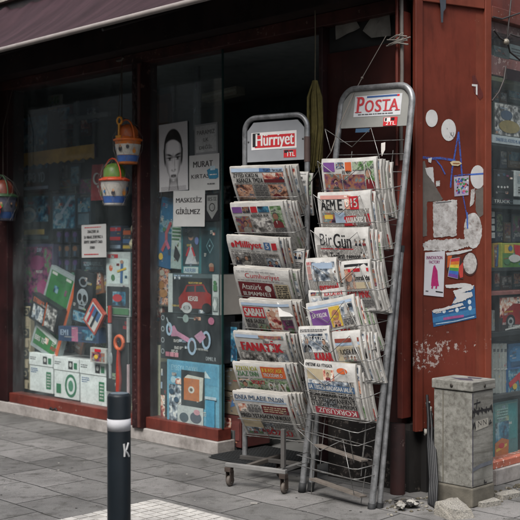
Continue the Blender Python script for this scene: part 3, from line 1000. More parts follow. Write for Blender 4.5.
for (px, py, h) in ((429.5, 410, 0), (428, 404, 0), (430.5, 415, 0), (426, 432, 0)):
    p = at(FP, px, py, 0.02); m.ball((p[0], p[1], 0.02), 0.017, pcol[0], 7, rx=0.9, ry=1.1, rz=0.6, wob=0.9, rnd=px)
tag(m.build('paper_scrap', world=FP), 'scrunched white paper stuck between the corner panel and the cabinet', 'paper')
m = MB()
q = gp(254, 504, 0.006); m.box(q.x - 0.02, q.x + 0.02, q.y - 0.012, q.y + 0.012, 0.002, 0.007, pcol[0])
tag(m.build('paper_scrap', world=Matrix()), 'small white paper scrap lying flat on the pavement near the rack wheels', 'paper')
m = MB()
x_, _y = at(FA, 55, 409, 0.0)
m.tube([(x_ - .05, .106, .02), (x_ - .02, .125, .03), (x_ + .01, .108, .03), (x_ + .04, .124, .02), (x_ + .06, .105, .02)], .008, M('#1c1b1b', .5), 6)
tag(m.build('clip', world=FA), 'small black metal clip lying on the pale window ledge', 'clip')
# earth and gravel gathered along the wall foot
m = MB(); em = M('#4d483c', 0.95, 0.4, scale=30, bmp=0.5)
for k in range(260):
    t = rnd.random(); px = 385 + 140 * t
    base = Vector((0.55, 6.25)) if False else None
    a = rnd.uniform(0, 1)
    if a < 0.55:
        P = Vector((0.70 + 0.7 * rnd.random(), 0)); P.y = 6.33 + (P.x - .95) * .35 - rnd.random() ** 2 * 0.35
    else:
        P = Vector((1.38 + 0.5 * rnd.random(), 0)); P.y = 6.45 + (P.x - 1.4) * 1.0 - rnd.random() ** 2 * 0.25
    s_ = rnd.uniform(0.004, 0.014)
    m.ball((P.x, P.y, s_ * 0.3), s_, em if rnd.random() < .7 else M('#77736a', .9), 4, rz=0.7, wob=0.5, rnd=k)
tag(m.build('gravel', world=Matrix()), 'loose gravel and earth along the foot of the shop corner', 'gravel', kind='stuff')
# broken kerb stones right of the rock
for k, (px, py, l, a, lb) in enumerate(((488, 505, 0.17, 32, 'flat broken paving stone nearest the utility cabinet'), (508, 497, 0.20, 40, 'flat broken paving stone below the side window'))):
    q = gp(px, py, 0)
    m = MB(); m.prism([(-l / 2, -.035), (l / 2 - .02, -.045), (l / 2, .03), (.02, .05), (-l / 2 + .01, .035)], -.01, 0.028, granite())
    tag(m.build('paving_stone', world=Matrix.Translation(q) @ Matrix.Rotation(R(a), 4, 'Z'), bevel=.006), lb, 'paving stone')

# ------------------------------------------------------------------ the other side of the street, behind the camera (seen in the shop's glass)
def house(x0, x1, h, col, lab, nwin):
    t_ = thing('apartment_building', lab, 'building', FA @ TR(x0, 0, 8.9), 'houses across the street')
    w_ = x1 - x0
    m = MB(); m.box(0, w_, 0, h, 0, 5, worn_paint(col, col, col, 0.8)); m.build('wall', t_)
    m = MB(); m.box(-.2, w_ + .2, h + .002, h + .25, -.3, 5.2, M('#4a3a34', .8)); m.build('roof', t_)
    for j in range(2):
        for i in range(nwin):
            x = w_ * (i + .5) / nwin; y = 3.6 + j * 2.6
            if y + 1.5 > h: continue
            f = MB(); f.box(x - .6, x + .6, y, y + 1.5, -.05, -.003, M('#8d8a84', .6)); fo = f.build('window', t_)
            f = MB(); f.box(x - .5, x + .5, y + .1, y + 1.4, -.056, -.0505, M('#14181c', .15)); f.build('pane', fo)
    for i in range(nwin):
        x = w_ * (i + .5) / nwin
        f = MB(); f.box(x - .9, x + .9, 0.1, 2.7, -.05, -.003, M('#20262b', .3)); f.build('shop_front', t_)
house(-34, -12, 7.6, '#8a867f', 'long grey house facing the shop from across the street', 8)
house(-11.6, -1.0, 8.6, '#9c8d79', 'beige house facing the shop windows from across the street', 4)
house(-0.6, 12, 7.2, '#7d8487', 'blue grey house behind the viewpoint across the street', 5)

FBO = FB @ TR(-2.0, 0, 8.0)
t_ = thing('apartment_building', 'long brown house across the side street', 'building', FBO, 'houses across the street')
m = MB(); m.box(0, 26, 0, 8.4, 0, 5, worn_paint('#6c6158', '#6c6158', '#6c6158', 0.8)); m.build('wall', t_)
m = MB(); m.box(-.2, 26.2, 8.402, 8.7, -.3, 5.2, M('#4a3a34', .8)); m.build('roof', t_)
for i in range(9):
    f = MB(); f.box(1.4 + i * 2.8, 2.6 + i * 2.8, 3.6, 5.1, -.05, -.003, M('#8d8a84', .6)); fo = f.build('window', t_)
    f = MB(); f.box(1.5 + i * 2.8, 2.5 + i * 2.8, 3.7, 5.0, -.056, -.0505, M('#14181c', .15)); f.build('pane', fo)
    f = MB(); f.box(1.0 + i * 2.8, 3.0 + i * 2.8, .1, 2.7, -.05, -.003, M('#20262b', .3)); f.build('shop_front', t_)
# chewing gum and specks trodden on the slabs
m = MB(); r9 = random.Random(9)
for k in range(260):
    y = r9.uniform(4.7, 9.0); x = r9.uniform(-.27 * y, .27 * y)
    if x + y > 7.25 and x < .95 or (x > .95 and y > 6.3): continue
    rr_ = r9.choice([.003, .004, .004, .005, .006, .009])
    a0 = r9.uniform(0, 6)
    m.poly([(x + rr_ * r9.uniform(.6, 1.2) * math.cos(a0 + q * .9), y + rr_ * r9.uniform(.6, 1.2) * math.sin(a0 + q * .9)) for q in range(7)], .0022, M('#2c2a28', .8) if r9.random() < .6 else M('#97938c', .8))
tag(m.build('ground_specks', world=Matrix()), 'dark and pale trodden specks scattered over the pavement slabs', 'specks', kind='stuff')
# ================================================================== newspaper racks
K = INK('#1a1a1c'); GY = INK('#4e4e50'); RED = INK('#a3202a'); MAR = INK('#5c161d'); WH = INK('#b5b3ae'); BLU = INK('#3c5b82'); PBL = INK('#8d9daf')
YEL = INK('#b99c3c'); ORA = INK('#b3552c'); GRN = INK('#3f6b45'); PUR = INK('#66407a'); BEI = INK('#a79a80'); TEA = INK('#2f6f78')
P = photo

def frame_paper(F, pl, pr, ztop, L, tilt):
    """matrix of a sheet hanging from its top edge; tilt brings the top forward"""
    a = Vector((*pl, ztop)); b = Vector((*pr, ztop))
    xd = (b - a).normalized(); nz = Vector((0, 0, 1)); perp = nz.cross(xd)
    yd = perp * math.cos(tilt) + nz * math.sin(tilt)
    zd = xd.cross(yd)
    o = a - yd * L
    return F @ basis(xd, yd, zd, o), (b - a).length

def slab(mb, w_, L, t, mt, edge, ny=10, nx=6):
    gx = [w_ * i / nx for i in range(nx + 1)]; gy = [L * j / ny for j in range(ny + 1)]
    for z, up in ((0, True), (-t, False)):
        vs = [(x, y, z) for y in gy for x in gx]
        fs = []
        for j in range(ny):
            for i in range(nx):
                f = (j * (nx + 1) + i, j * (nx + 1) + i + 1, (j + 1) * (nx + 1) + i + 1, (j + 1) * (nx + 1) + i)
                fs.append(f if up else f[::-1])
        mb.add(vs, fs, mt, True)
    for x, s_ in ((0, -1), (w_, 1)):
        vs = [(x, y, z) for y in gy for z in (0, -t)]
        mb.add(vs, [(2 * j, 2 * j + 1, 2 * j + 3, 2 * j + 2) if s_ > 0 else (2 * j, 2 * j + 2, 2 * j + 3, 2 * j + 1) for j in range(ny)], edge)
    for y, s_ in ((0, 1), (L, -1)):
        vs = [(x, y, z) for x in gx for z in (0, -t)]
        mb.add(vs, [(2 * j, 2 * j + 1, 2 * j + 3, 2 * j + 2) if s_ < 0 else (2 * j, 2 * j + 2, 2 * j + 3, 2 * j + 1) for j in range(nx)], edge)

def filler(r):
    """columns of small print and pictures for the lower half of a page"""
    ops = []
    for k in range(4):
        a = 0.04 + k * 0.235
        if r.random() < 0.45:
            ops.append(('R', a, 0.66, a + 0.21, 0.8, P(r.randrange(6))))
            ops.append(('L', a, 0.82, a + 0.21, 0.97, 5, GY))
        else:
            ops.append(('G', a, 0.66, a + 0.21, 0.70, K))
            ops.append(('L', a, 0.72, a + 0.21, 0.97, 9, GY))
    return ops

SMALL = INK('#77736d'); F_plain = False
def newspaper(F, tl, tr, ztop, L, tilt, ops, label, group, behind=3, seed=1, t=0.015, behind_label=None, fan=0.010, curl=None, bulge=0.012):
    r = random.Random(seed)
    pl = at(F, *tl, ztop); pr = at(F, *tr, ztop)
    Wm, w_ = frame_paper(F, pl, pr, ztop, L, tilt)
    ph = r.uniform(0, 6)
    def warp(v):
        k = v.y / L
        z = v.z + bulge * math.sin(math.pi * k) + 0.006 * math.sin(5 * v.x / w_ + ph) * (1 - 0.5 * k)
        if v.y > L - 0.03:
            z -= ((v.y - L + 0.03) / 0.03) ** 2 * 0.009
        z -= 0.010 * max(0, (v.x / w_ - 0.8) / 0.2) ** 2
        x = v.x
        return (x, v.y + 0.003 * math.sin(4 * v.x / w_ + ph), z)
    m = MB()
    slab(m, w_, L, t, newsprint(), page_edge())
    ops = [('L', .03, .30, .97, .98, 30, SMALL), ('R', .30, .66, .60, .9, P(3))] + ops if not F_plain else ops
    art(m, 0.004, L - 0.004, w_ - 0.008, L - 0.008, ops, 0.0006, r, people=True)
    if curl:
        # the top right corner of the front page folded over, its blank back showing
        c = curl
        m.add([(w_ - c, L + 0.001, 0.004), (w_ + 0.001, L - c * 1.05, 0.004), (w_ - c * 0.95, L - c * 0.95, 0.016)], [(0, 2, 1)], M('#d8d6d2', 0.8, 0.05))
    tag(m.build('newspaper', world=Wm, warp=warp), label, 'newspaper', group)
    # more copies in the same pocket
    for i in range(1, behind + 1):
        m = MB()
        slab(m, w_, L, t * r.uniform(0.7, 1.15), newsprint(), page_edge(), 8, 3)
        r2 = random.Random(seed * 13 + i)
        art(m, 0.004, L - 0.004, w_ - 0.008, L - 0.008, [('R', 0.02, 0.02, 0.98, 0.16, P(r2.randrange(6))), ('R', 0.60, 0.17, 0.99, 0.5, P(r2.randrange(6))), ('L', 0.60, 0.53, 0.98, 0.72, 8, GY), ('R', 0.60, 0.73, 0.99, 0.97, P(r2.randrange(6)))], 0.0006, r2)
        off = TR(fan * i + r2.uniform(-0.004, 0.006), r2.uniform(-0.012, 0.004) - 0.009 * i, -(t + 0.0045) * i - 0.006) @ Matrix.Rotation(R(r2.uniform(-1.4, 0.6)), 4, 'Z')
        tag(m.build('newspaper', world=Wm @ off, warp=warp), behind_label, 'newspaper', group)
    return Wm, w_

WR = 0.0027
def pocket_wires(root, F, Wm, w_, L, xl, xr, vee, levels, drop=0.05, back=True):
    """one wire pocket: front loops returning to the poles, chevron over the front, bottom rungs"""
    I = F.inverted() @ Wm
    m = MB(); wm = wire_m()
    q = lambda x, y, z: I @ Vector((x, y, z))
    for lv in levels:
        a = q(-0.012, lv, 0.022); b = q(w_ + 0.045, lv, 0.020)
        pa = Vector((xl, a.y + 0.03, 0.0)); pb = Vector((xr, b.y + 0.045, 0.0))
        m.tube([pa, a + Vector((-0.004, 0, -0.03)), a, a + Vector((0.02, 0, 0.002)), b - Vector((0.02, 0, -0.002)), b, b + Vector((0.012, 0.008, -0.035)), pb], WR, wm, 6)
    if vee:
        m.tube([q(-0.015, L * 0.98, 0.018), q(0.42 * w_, L * 0.60, 0.024), q(0.86 * w_, L * 0.93, 0.020), q(w_ * 1.0, L * 0.28, 0.022), q(w_ * 1.02, 0.0, 0.02)], WR, wm, 6)
        m.tube([q(-0.015, L * 0.98, 0.018), q(0.0, L * 0.4, 0.024), q(0.02, 0.0, 0.02)], WR, wm, 6)
    else:
        for fx in (0.42, 0.72):
            if root.get('rungs'):
                m.tube([q(fx * w_, L * 0.42, 0.024), q(fx * w_ + 0.02, 0.0, 0.022)], WR, wm, 6)
    # pocket floor running back
    for fx in (0.05, 0.5, 0.98):
        a = q(fx * w_, -0.006, 0.02)
        m.tube([a, Vector((a.x + 0.01, a.y - 0.004, 0.0))], WR, wm, 6)
    if back:
        a = q(0, L * 0.5, 0)
        for dy in (0.0, 0.11):
            m.tube([(xl, a.y + dy, -0.004), (xr, a.y + dy, -0.004)], WR, wm, 6)
    m.build('wire_pocket', root)

def arch_pts(x0, x1, y0, ytop, r, n=7):
    p = [(x0, y0, 0), (x0, (y0 + ytop) / 2, 0), (x0, ytop - r, 0)]
    for k in range(1, n + 1):
        a = math.pi - math.pi / 2 * k / n; p.append((x0 + r + r * math.cos(a), ytop - r + r * math.sin(a), 0))
    for k in range(n + 1):
        a = math.pi / 2 - math.pi / 2 * k / n; p.append((x1 - r + r * math.cos(a), ytop - r + r * math.sin(a), 0))
    p += [(x1, (y0 + ytop) / 2, 0), (x1, y0, 0)]
    return p

# ---- first rack, upright on castors
gl_ = 'newspapers in the rack on castors'
rk = thing('newspaper_rack', 'upright steel newspaper rack on castors with a red and white sign', 'newspaper rack', FH)
st = steel()
m = MB(); m.tube(arch_pts(0, 0.472, 0.15, 2.365, 0.085), 0.0175, st, 12); m.build('tube_frame', rk)
y1 = at(FH, 275, 122, 0)[1]; y0 = at(FH, 275, 161, 0)[1]
m = MB()
pp = [(0.02, y0), (0.452, y0), (0.452, y1 - 0.05), (0.40, y1 + 0.005), (0.07, y1 + 0.005), (0.02, y1 - 0.05)]
m.prism(pp, -0.006, 0.003, M('#85878a', 0.5, 0.08)); sp = m.build('sign_plate', rk, bevel=0.002)
m = MB()
def R4(F, lst, z, mt): m.poly(pts(F, z, lst), z, mt)
zz = 0.0045
qa, qb = at(FH, 253, 133.5, 0), at(FH, 296, 147, 0)
def lr(u0, v0, u1, v1, mt, z):
    m.rect(qa[0] + (qb[0] - qa[0]) * u0, qa[1] + (qb[1] - qa[1]) * v0, qa[0] + (qb[0] - qa[0]) * u1, qa[1] + (qb[1] - qa[1]) * v1, z, mt, seg=1)
def lt(s_, u0, v0, u1, v1, mt, z, bold=0.03):
    m.text(s_, qa[0] + (qb[0] - qa[0]) * u0, qa[1] + (qb[1] - qa[1]) * v0, qa[0] + (qb[0] - qa[0]) * u1, qa[1] + (qb[1] - qa[1]) * v1, z, mt, bold)
WH2 = INK('#d2cfcc'); RD2 = INK('#b5262c')
lr(-0.03, -0.02, 1.02, 1.04, WH2, zz)
lr(0.05, 0.16, 0.98, 0.93, RD2, zz + 0.0006)
lr(0.0, 0.02, 0.10, 0.86, K, zz + 0.0012); lr(0.10, 0.02, 0.17, 0.14, K, zz + 0.0012)
lt('Hürriyet', 0.075, 0.06, 0.965, 1.06, WH2, zz + 0.0024, 0.022)
qa, qb = at(FH, 284, 150, 0), at(FH, 296.5, 157, 0)
lr(0, 0, 1, 1, RD2, zz); lr(0.05, 0.05, 0.4, 0.4, K, zz + 0.0006); lr(0.45, 0.1, 0.75, 0.4, K, zz + 0.0006)
lt('1TL', 0.3, 0.3, 0.9, 0.85, WH2, zz + 0.0012)
m.build('logo', sp)
m = MB(); m.tube([(0.472, 2.22, 0), (0.472, 2.06, 0)], 0.0205, M('#4a3a36', 0.6), 12); m.build('tape_wrap', rk)
for x in (0.03, 0.442):
    m = MB(); m.ball((x, y1 - 0.12, 0.004), 0.007, M('#3f3f3f', 0.5), 6, rz=0.5); m.build('screw', rk)
# base bars and castors
def bar(name, a, b, h=0.026, w_=0.03, mt=None):
    a, b = Vector(a), Vector(b)
    d = (b - a).normalized(); sd = d.cross(Vector((0, 1, 0))).normalized() * w_ / 2
    m = MB(); up = Vector((0, h, 0))
    c = [a - sd, b - sd, b + sd, a + sd]
    m.add([tuple(q) for q in c] + [tuple(q + up) for q in c], [(0, 3, 2, 1), (4, 5, 6, 7), (0, 1, 5, 4), (1, 2, 6, 5), (2, 3, 7, 6), (3, 0, 4, 7)], mt or st)
    return m.build(name, rk, bevel=0.003)
wl = at(FH, 229.5, 484, 0); IH = FH.inverted()
g1 = IH @ gp(229, 486.5, 0); g2 = IH @ gp(283.5, 494, 0)
bar('base_bar', (g1.x - 0.02, 0.125, g1.z), (g2.x + 0.02, 0.125, g2.z), mt=M('#6f6e6c', 0.5, 0.25))
bar('base_bar', (g1.x + 0.13, 0.126, g1.z - 0.02), (g1.x + 0.13, 0.126, g1.z - 0.42), mt=M('#4f4a45', 0.6, 0.3))
bar('base_bar', (g2.x - 0.02, 0.126, g2.z - 0.02), (g2.x - 0.02, 0.126, g2.z - 0.42), mt=M('#5e5d5b', 0.5, 0.3))
bar('base_bar', (-0.02, 0.126, 0.02), (0.49, 0.126, 0.02), mt=M('#3c3a38', 0.5, 0.3))
m = MB(); m.box(g2.x - 0.016, g2.x + 0.010, 0.162, 0.40, g2.z - 0.016, g2.z + 0.010, M('#4a4846', 0.5, 0.25)); m.build('front_upright', rk, bevel=0.003)
rust = M('#3a302a', 0.7, 0.4)
for (x, z) in ((g1.x, g1.z), (g2.x, g2.z), (g1.x + 0.13, g1.z - 0.40), (g2.x - 0.02, g2.z - 0.40)):
    m = MB()
    m.box(x - 0.022, x + 0.022, 0.095, 0.124, z - 0.02, z + 0.02, rust)
    m.box(x - 0.018, x - 0.014, 0.03, 0.10, z - 0.03, z + 0.012, rust); m.box(x + 0.014, x + 0.018, 0.03, 0.10, z - 0.03, z + 0.012, rust)
    cst = m.build('caster', rk, bevel=0.002)
    m = MB()
    m.lathe([(0.0, -0.011), (0.026, -0.012), (0.034, -0.009), (0.036, 0.0), (0.034, 0.009), (0.026, 0.012), (0.0, 0.011)], M('#4d4640', 0.7, 0.35), 20, axis='x', c=(x, 0.036, z - 0.012))
    m.lathe([(0.0, -0.0135), (0.012, -0.0135), (0.012, 0.0135), (0.0, 0.0135)], M('#9a958c', 0.5), 12, axis='x', c=(x, 0.036, z - 0.012))
    m.build('wheel', cst)

HL = [
 ((229, 168), (283, 167), [('R', 0.02, 0.01, 0.98, 0.075, PBL), ('R', 0.55, 0.01, 0.75, 0.075, BLU), ('G', 0.62, 0.02, 0.97, 0.065, K), ('G', 0.04, 0.10, 0.55, 0.18, K), ('G', 0.08, 0.20, 0.60, 0.29, K), ('R', 0.60, 0.09, 0.97, 0.22, P(2)), ('R', 0.60, 0.23, 0.97, 0.29, MAR), ('R', 0.05, 0.33, 0.36, 0.63, P(0)), ('L', 0.39, 0.33, 0.62, 0.63, 8, GY), ('R', 0.65, 0.33, 0.97, 0.63, P(0))],
  'newspaper with a blue grey strip above two dark headlines, topmost in its rack', 1, 4),
 ((229, 204), (281, 203), [('R', 0.02, 0.05, 0.22, 0.17, PUR), ('R', 0.23, 0.05, 0.38, 0.17, P(4)), ('R', 0.40, 0.05, 0.52, 0.17, RED), ('R', 0.54, 0.05, 0.75, 0.17, P(6)), ('R', 0.77, 0.05, 0.97, 0.5, P(1)), ('R', 0.05, 0.24, 0.34, 0.62, P(4)), ('G', 0.37, 0.20, 0.74, 0.26, K), ('R', 0.37, 0.28, 0.74, 0.62, P(5)), ('L', 0.77, 0.52, 0.97, 0.63, 4, GY)],
  'newspaper with a purple block over colourful pictures in the rack on castors', 2, 4),
 ((226, 236), (277, 239), [('E', 0.10, 0.16, 0.035, 0.05, RED), ('T', 'Milliyet', 0.15, 0.07, 0.68, 0.245, RED, 0.04), ('R', 0.72, 0.07, 0.84, 0.22, BLU), ('T', '5', 0.75, 0.09, 0.81, 0.2, WH, 0.03), ('R', 0.87, 0.08, 0.96, 0.22, RED), ('L', 0.04, 0.265, 0.97, 0.285, 1, GY), ('R', 0.04, 0.32, 0.40, 0.62, P(5)), ('L', 0.43, 0.32, 0.68, 0.62, 8, GY), ('G', 0.70, 0.32, 0.97, 0.36, K), ('R', 0.70, 0.40, 0.96, 0.62, P(3))],
  'newspaper with red masthead lettering beside a small blue block, in the rack on castors', 3, 3),
 ((233, 268), (287, 272), [('L', 0.04, 0.03, 0.97, 0.05, 1, GY), ('T', 'Cumhuriyet', 0.20, 0.07, 0.84, 0.20, RED, 0.0), ('L', 0.04, 0.21, 0.97, 0.23, 1, GY), ('R', 0.04, 0.26, 0.68, 0.66, MAR), ('T', 'Atatürk', 0.09, 0.30, 0.46, 0.42, WH, 0.01), ('G', 0.09, 0.47, 0.62, 0.56, WH), ('E', 0.58, 0.38, 0.06, 0.07, WH), ('R', 0.71, 0.26, 0.97, 0.66, BEI), ('L', 0.73, 0.28, 0.95, 0.64, 9, K)],
  'newspaper with thin red masthead over a maroon block in the rack on castors', 4, 3),
 ((238, 300), (290, 303), [('R', 0.03, 0.03, 0.97, 0.08, PBL), ('R', 0.04, 0.11, 0.46, 0.34, RED), ('T', 'SABAH', 0.06, 0.14, 0.44, 0.31, WH, 0.05), ('R', 0.50, 0.11, 0.76, 0.66, P(2)), ('E', 0.62, 0.23, 0.06, 0.07, INK('#b08a74')), ('R', 0.78, 0.36, 0.97, 0.66, P(7)), ('G', 0.04, 0.38, 0.44, 0.46, K), ('L', 0.04, 0.48, 0.24, 0.66, 5, GY), ('R', 0.27, 0.48, 0.48, 0.66, P(1))],
  'newspaper with white letters on a red block and one white corner folded over', 5, 3),
 ((232, 332), (284, 336), [('R', 0.03, 0.02, 0.5, 0.08, PBL), ('R', 0.5, 0.02, 0.97, 0.08, P(4)), ('T', 'FANATİK', 0.10, 0.11, 0.93, 0.36, RED, 0.06), ('R', 0.58, 0.08, 0.76, 0.62, P(5)), ('R', 0.06, 0.40, 0.52, 0.62, P(5)), ('R', 0.78, 0.40, 0.97, 0.62, P(3))],
  'sports newspaper with a very large red title split by a grey figure', 6, 3),
 ((232, 363), (284, 366), [('G', 0.04, 0.04, 0.50, 0.13, INK('#8b8a34')), ('G', 0.04, 0.15, 0.50, 0.25, GRN), ('R', 0.52, 0.03, 0.98, 0.27, ORA), ('G', 0.55, 0.06, 0.95, 0.14, YEL), ('G', 0.55, 0.16, 0.95, 0.24, WH), ('R', 0.03, 0.30, 0.98, 0.64, P(1)), ('R', 0.05, 0.32, 0.25, 0.60, P(2)), ('T', 'OLAY', 0.58, 0.37, 0.96, 0.56, WH, 0.05), ('G', 0.28, 0.34, 0.55, 0.42, RED)],
  'newspaper with yellow green and orange headings over a green picture', 7, 3),
 ((232, 392), (286, 397), [('G', 0.02, 0.03, 0.97, 0.12, INK('#30465e')), ('R', 0.02, 0.125, 0.97, 0.16, PBL), ('R', 0.05, 0.22, 0.20, 0.40, P(2)), ('L', 0.23, 0.22, 0.46, 0.40, 6, GY), ('R', 0.49, 0.22, 0.97, 0.40, MAR), ('L', 0.52, 0.24, 0.94, 0.38, 3, BEI), ('G', 0.05, 0.44, 0.97, 0.53, K), ('R', 0.04, 0.56, 0.40, 0.78, BEI), ('R', 0.06, 0.78, 0.34, 0.95, P(3)), ('L', 0.42, 0.57, 0.97, 0.76, 6, GY), ('T', 'SÖZCÜ', 0.42, 0.79, 0.90, 0.95, RED, 0.03)],
  'newspaper with blue grey lettering along its fold, lowest in the rack on castors', 8, 4),
]
BL = 'folded newspaper kept behind the front copies in the rack on castors'
for (tl, tr, ops, lab, seed, nb) in HL:
    L = 0.345
    if seed != 8: ops = filler(random.Random(seed + 50)) + ops
    Wm, w_ = newspaper(FH, tl, tr, 0.25, L, R(32), ops, lab, gl_, nb, seed, behind_label=BL, fan=0.012, t=0.013, curl=0.095 if seed == 5 else None)
    rk['rungs'] = 1 if seed == 8 else 0
    pocket_wires(rk, FH, Wm, w_, L, -0.0, 0.472, False, (L * 0.42, L * 0.02), back=True)
del rk['rungs']
# papers hung further back, seen between the pockets and the pole
for k, (tl, tr, L, ops, lab) in enumerate([
    ((284, 171), (307, 172), 0.27, [('L', 0.05, 0.02, 0.95, 0.06, 2, GY), ('G', 0.05, 0.09, 0.9, 0.15, K), ('L', 0.05, 0.18, 0.95, 0.28, 3, GY), ('R', 0.03, 0.32, 0.97, 0.5, PBL), ('R', 0.03, 0.5, 0.97, 0.95, INK('#b3b8bd'))], 'pale blue and white newspaper tucked behind the topmost papers by the steel pole'),
    ((284, 247), (304, 250), 0.30, [('R', 0.05, 0.04, 0.95, 0.2, P(3)), ('L', 0.05, 0.25, 0.95, 0.9, 14, GY)], 'newspaper of small print tucked behind the red lettered paper beside the steel pole'),
    ((284, 312), (303, 316), 0.30, [('R', 0.05, 0.04, 0.95, 0.3, P(0)), ('L', 0.05, 0.35, 0.95, 0.9, 12, GY)], 'newspaper with a dark picture tucked behind the large red titled sports paper'),
]):
    newspaper(FH, tl, tr, 0.06, L, R(14), ops, lab, gl_, 1, 60 + k, behind_label=BL, t=0.012)

# ---- second rack, leaning back against the shop
gr_ = 'newspapers in the leaning rack'
r2 = thing('newspaper_rack', 'tall steel newspaper rack leaning back on the shop corner under a red titled sign', 'newspaper rack', FR)
m = MB(); m.tube(arch_pts(0, 0.566, 0.035, 2.515, 0.105), 0.0195, st, 12); m.build('tube_frame', r2)
rb2 = M('#202122', 0.7)
for x in (0, 0.566):
    m = MB(); m.lathe([(0.0, 0.06), (0.023, 0.06), (0.024, 0.0), (0.0, 0.0)], rb2, 16, c=(x, 0, 0)); m.build('rubber_foot', r2)
# folded rear legs
for (b_, t_) in (((379, 511), (401.5, 247)), ((310.5, 490), (327, 300))):
    a = at(FR, *b_, -0.05); c = at(FR, *t_, -0.05)
    m = MB(); m.tube([(a[0], a[1] + 0.03, -0.05), (c[0], c[1], -0.05)], 0.0165, st, 12); lg = m.build('rear_leg', r2)
    m = MB(); m.tube([(a[0], a[1], -0.05), (a[0] + 0.002, a[1] + 0.05, -0.05)], 0.021, rb2, 12); m.build('rubber_foot', lg)
    d = (Vector((c[0], c[1])) - Vector((a[0], a[1]))).normalized() * 0.03
    m = MB(); m.tube([(c[0] - d.x, c[1] - d.y, -0.05), (c[0] + d.x * 0.3, c[1] + d.y * 0.3, -0.05)], 0.019, rb2, 12); m.build('end_cap', lg)
ya = at(FR, 376, 90, 0)[1]; yb_ = at(FR, 376, 127, 0)[1]
m = MB()
pp = [(0.02, yb_), (0.546, yb_), (0.546, ya - 0.06), (0.48, ya + 0.006), (0.086, ya + 0.006), (0.02, ya - 0.06)]
m.prism(pp, -0.006, 0.003, M('#83837f', 0.5, 0.12)); sp = m.build('sign_plate', r2, bevel=0.002)
m = MB()
qa, qb = at(FR, 356, 95.5, 0), at(FR, 400.5, 117, 0)
qa = (qa[0], at(FR, 378, 95, 0)[1]); qb = (qb[0], at(FR, 378, 116, 0)[1])
PR2 = INK('#a8343a')
lr(0, 0, 1, 1, INK('#b6b7ba'), zz)
lr(0.26, 0.03, 0.94, 0.12, INK('#34507e'), zz + 0.0006); lr(0.9, 0.03, 0.95, 0.12, RD2, zz + 0.0012)
letters = (('P', 0.06, 0.22, 0.05, 0.80), ('O', 0.235, 0.43, 0.23, 0.80), ('S', 0.455, 0.595, 0.23, 0.80), ('T', 0.60, 0.77, 0.24, 0.785), ('A', 0.755, 0.955, 0.23, 0.785))
for ch, u0, u1, v0, v1 in letters:
    lt(ch, u0, v0, u1, v1, PR2, zz + 0.0018, 0.035)
def serif(u0, u1, v): lr(u0, v - 0.03, u1, v + 0.012, PR2, zz + 0.0024)
serif(0.035, 0.175, 0.79); serif(0.635, 0.735, 0.775); serif(0.735, 0.83, 0.775); serif(0.88, 0.985, 0.775); serif(0.035, 0.1, 0.08)
art(m, qa[0], qa[1], qb[0] - qa[0], qa[1] - qb[1], [('L', 0.10, 0.85, 0.92, 0.95, 1, GY)], zz + 0.001, random.Random(3))
qa, qb = at(FR, 384.5, 117.5, 0), at(FR, 397.5, 125.5, 0)
lr(0, 0, 1, 1, RD2, zz + 0.003); lr(0.06, 0.05, 0.5, 0.5, WH2, zz + 0.0036); lr(0.12, 0.1, 0.25, 0.45, K, zz + 0.0042); lr(0.55, 0.08, 0.8, 0.4, K, zz + 0.0036)
lt('2TL', 0.2, 0.5, 0.9, 0.92, WH2, zz + 0.0042)
m.build('logo', sp)
m = MB()
qa, qb = at(FR, 355.5, 128.5, 0), at(FR, 369, 132, 0)
lr(0, 0, 1, 1, INK('#35506a'), -0.002); m.build('blue_tag', r2)

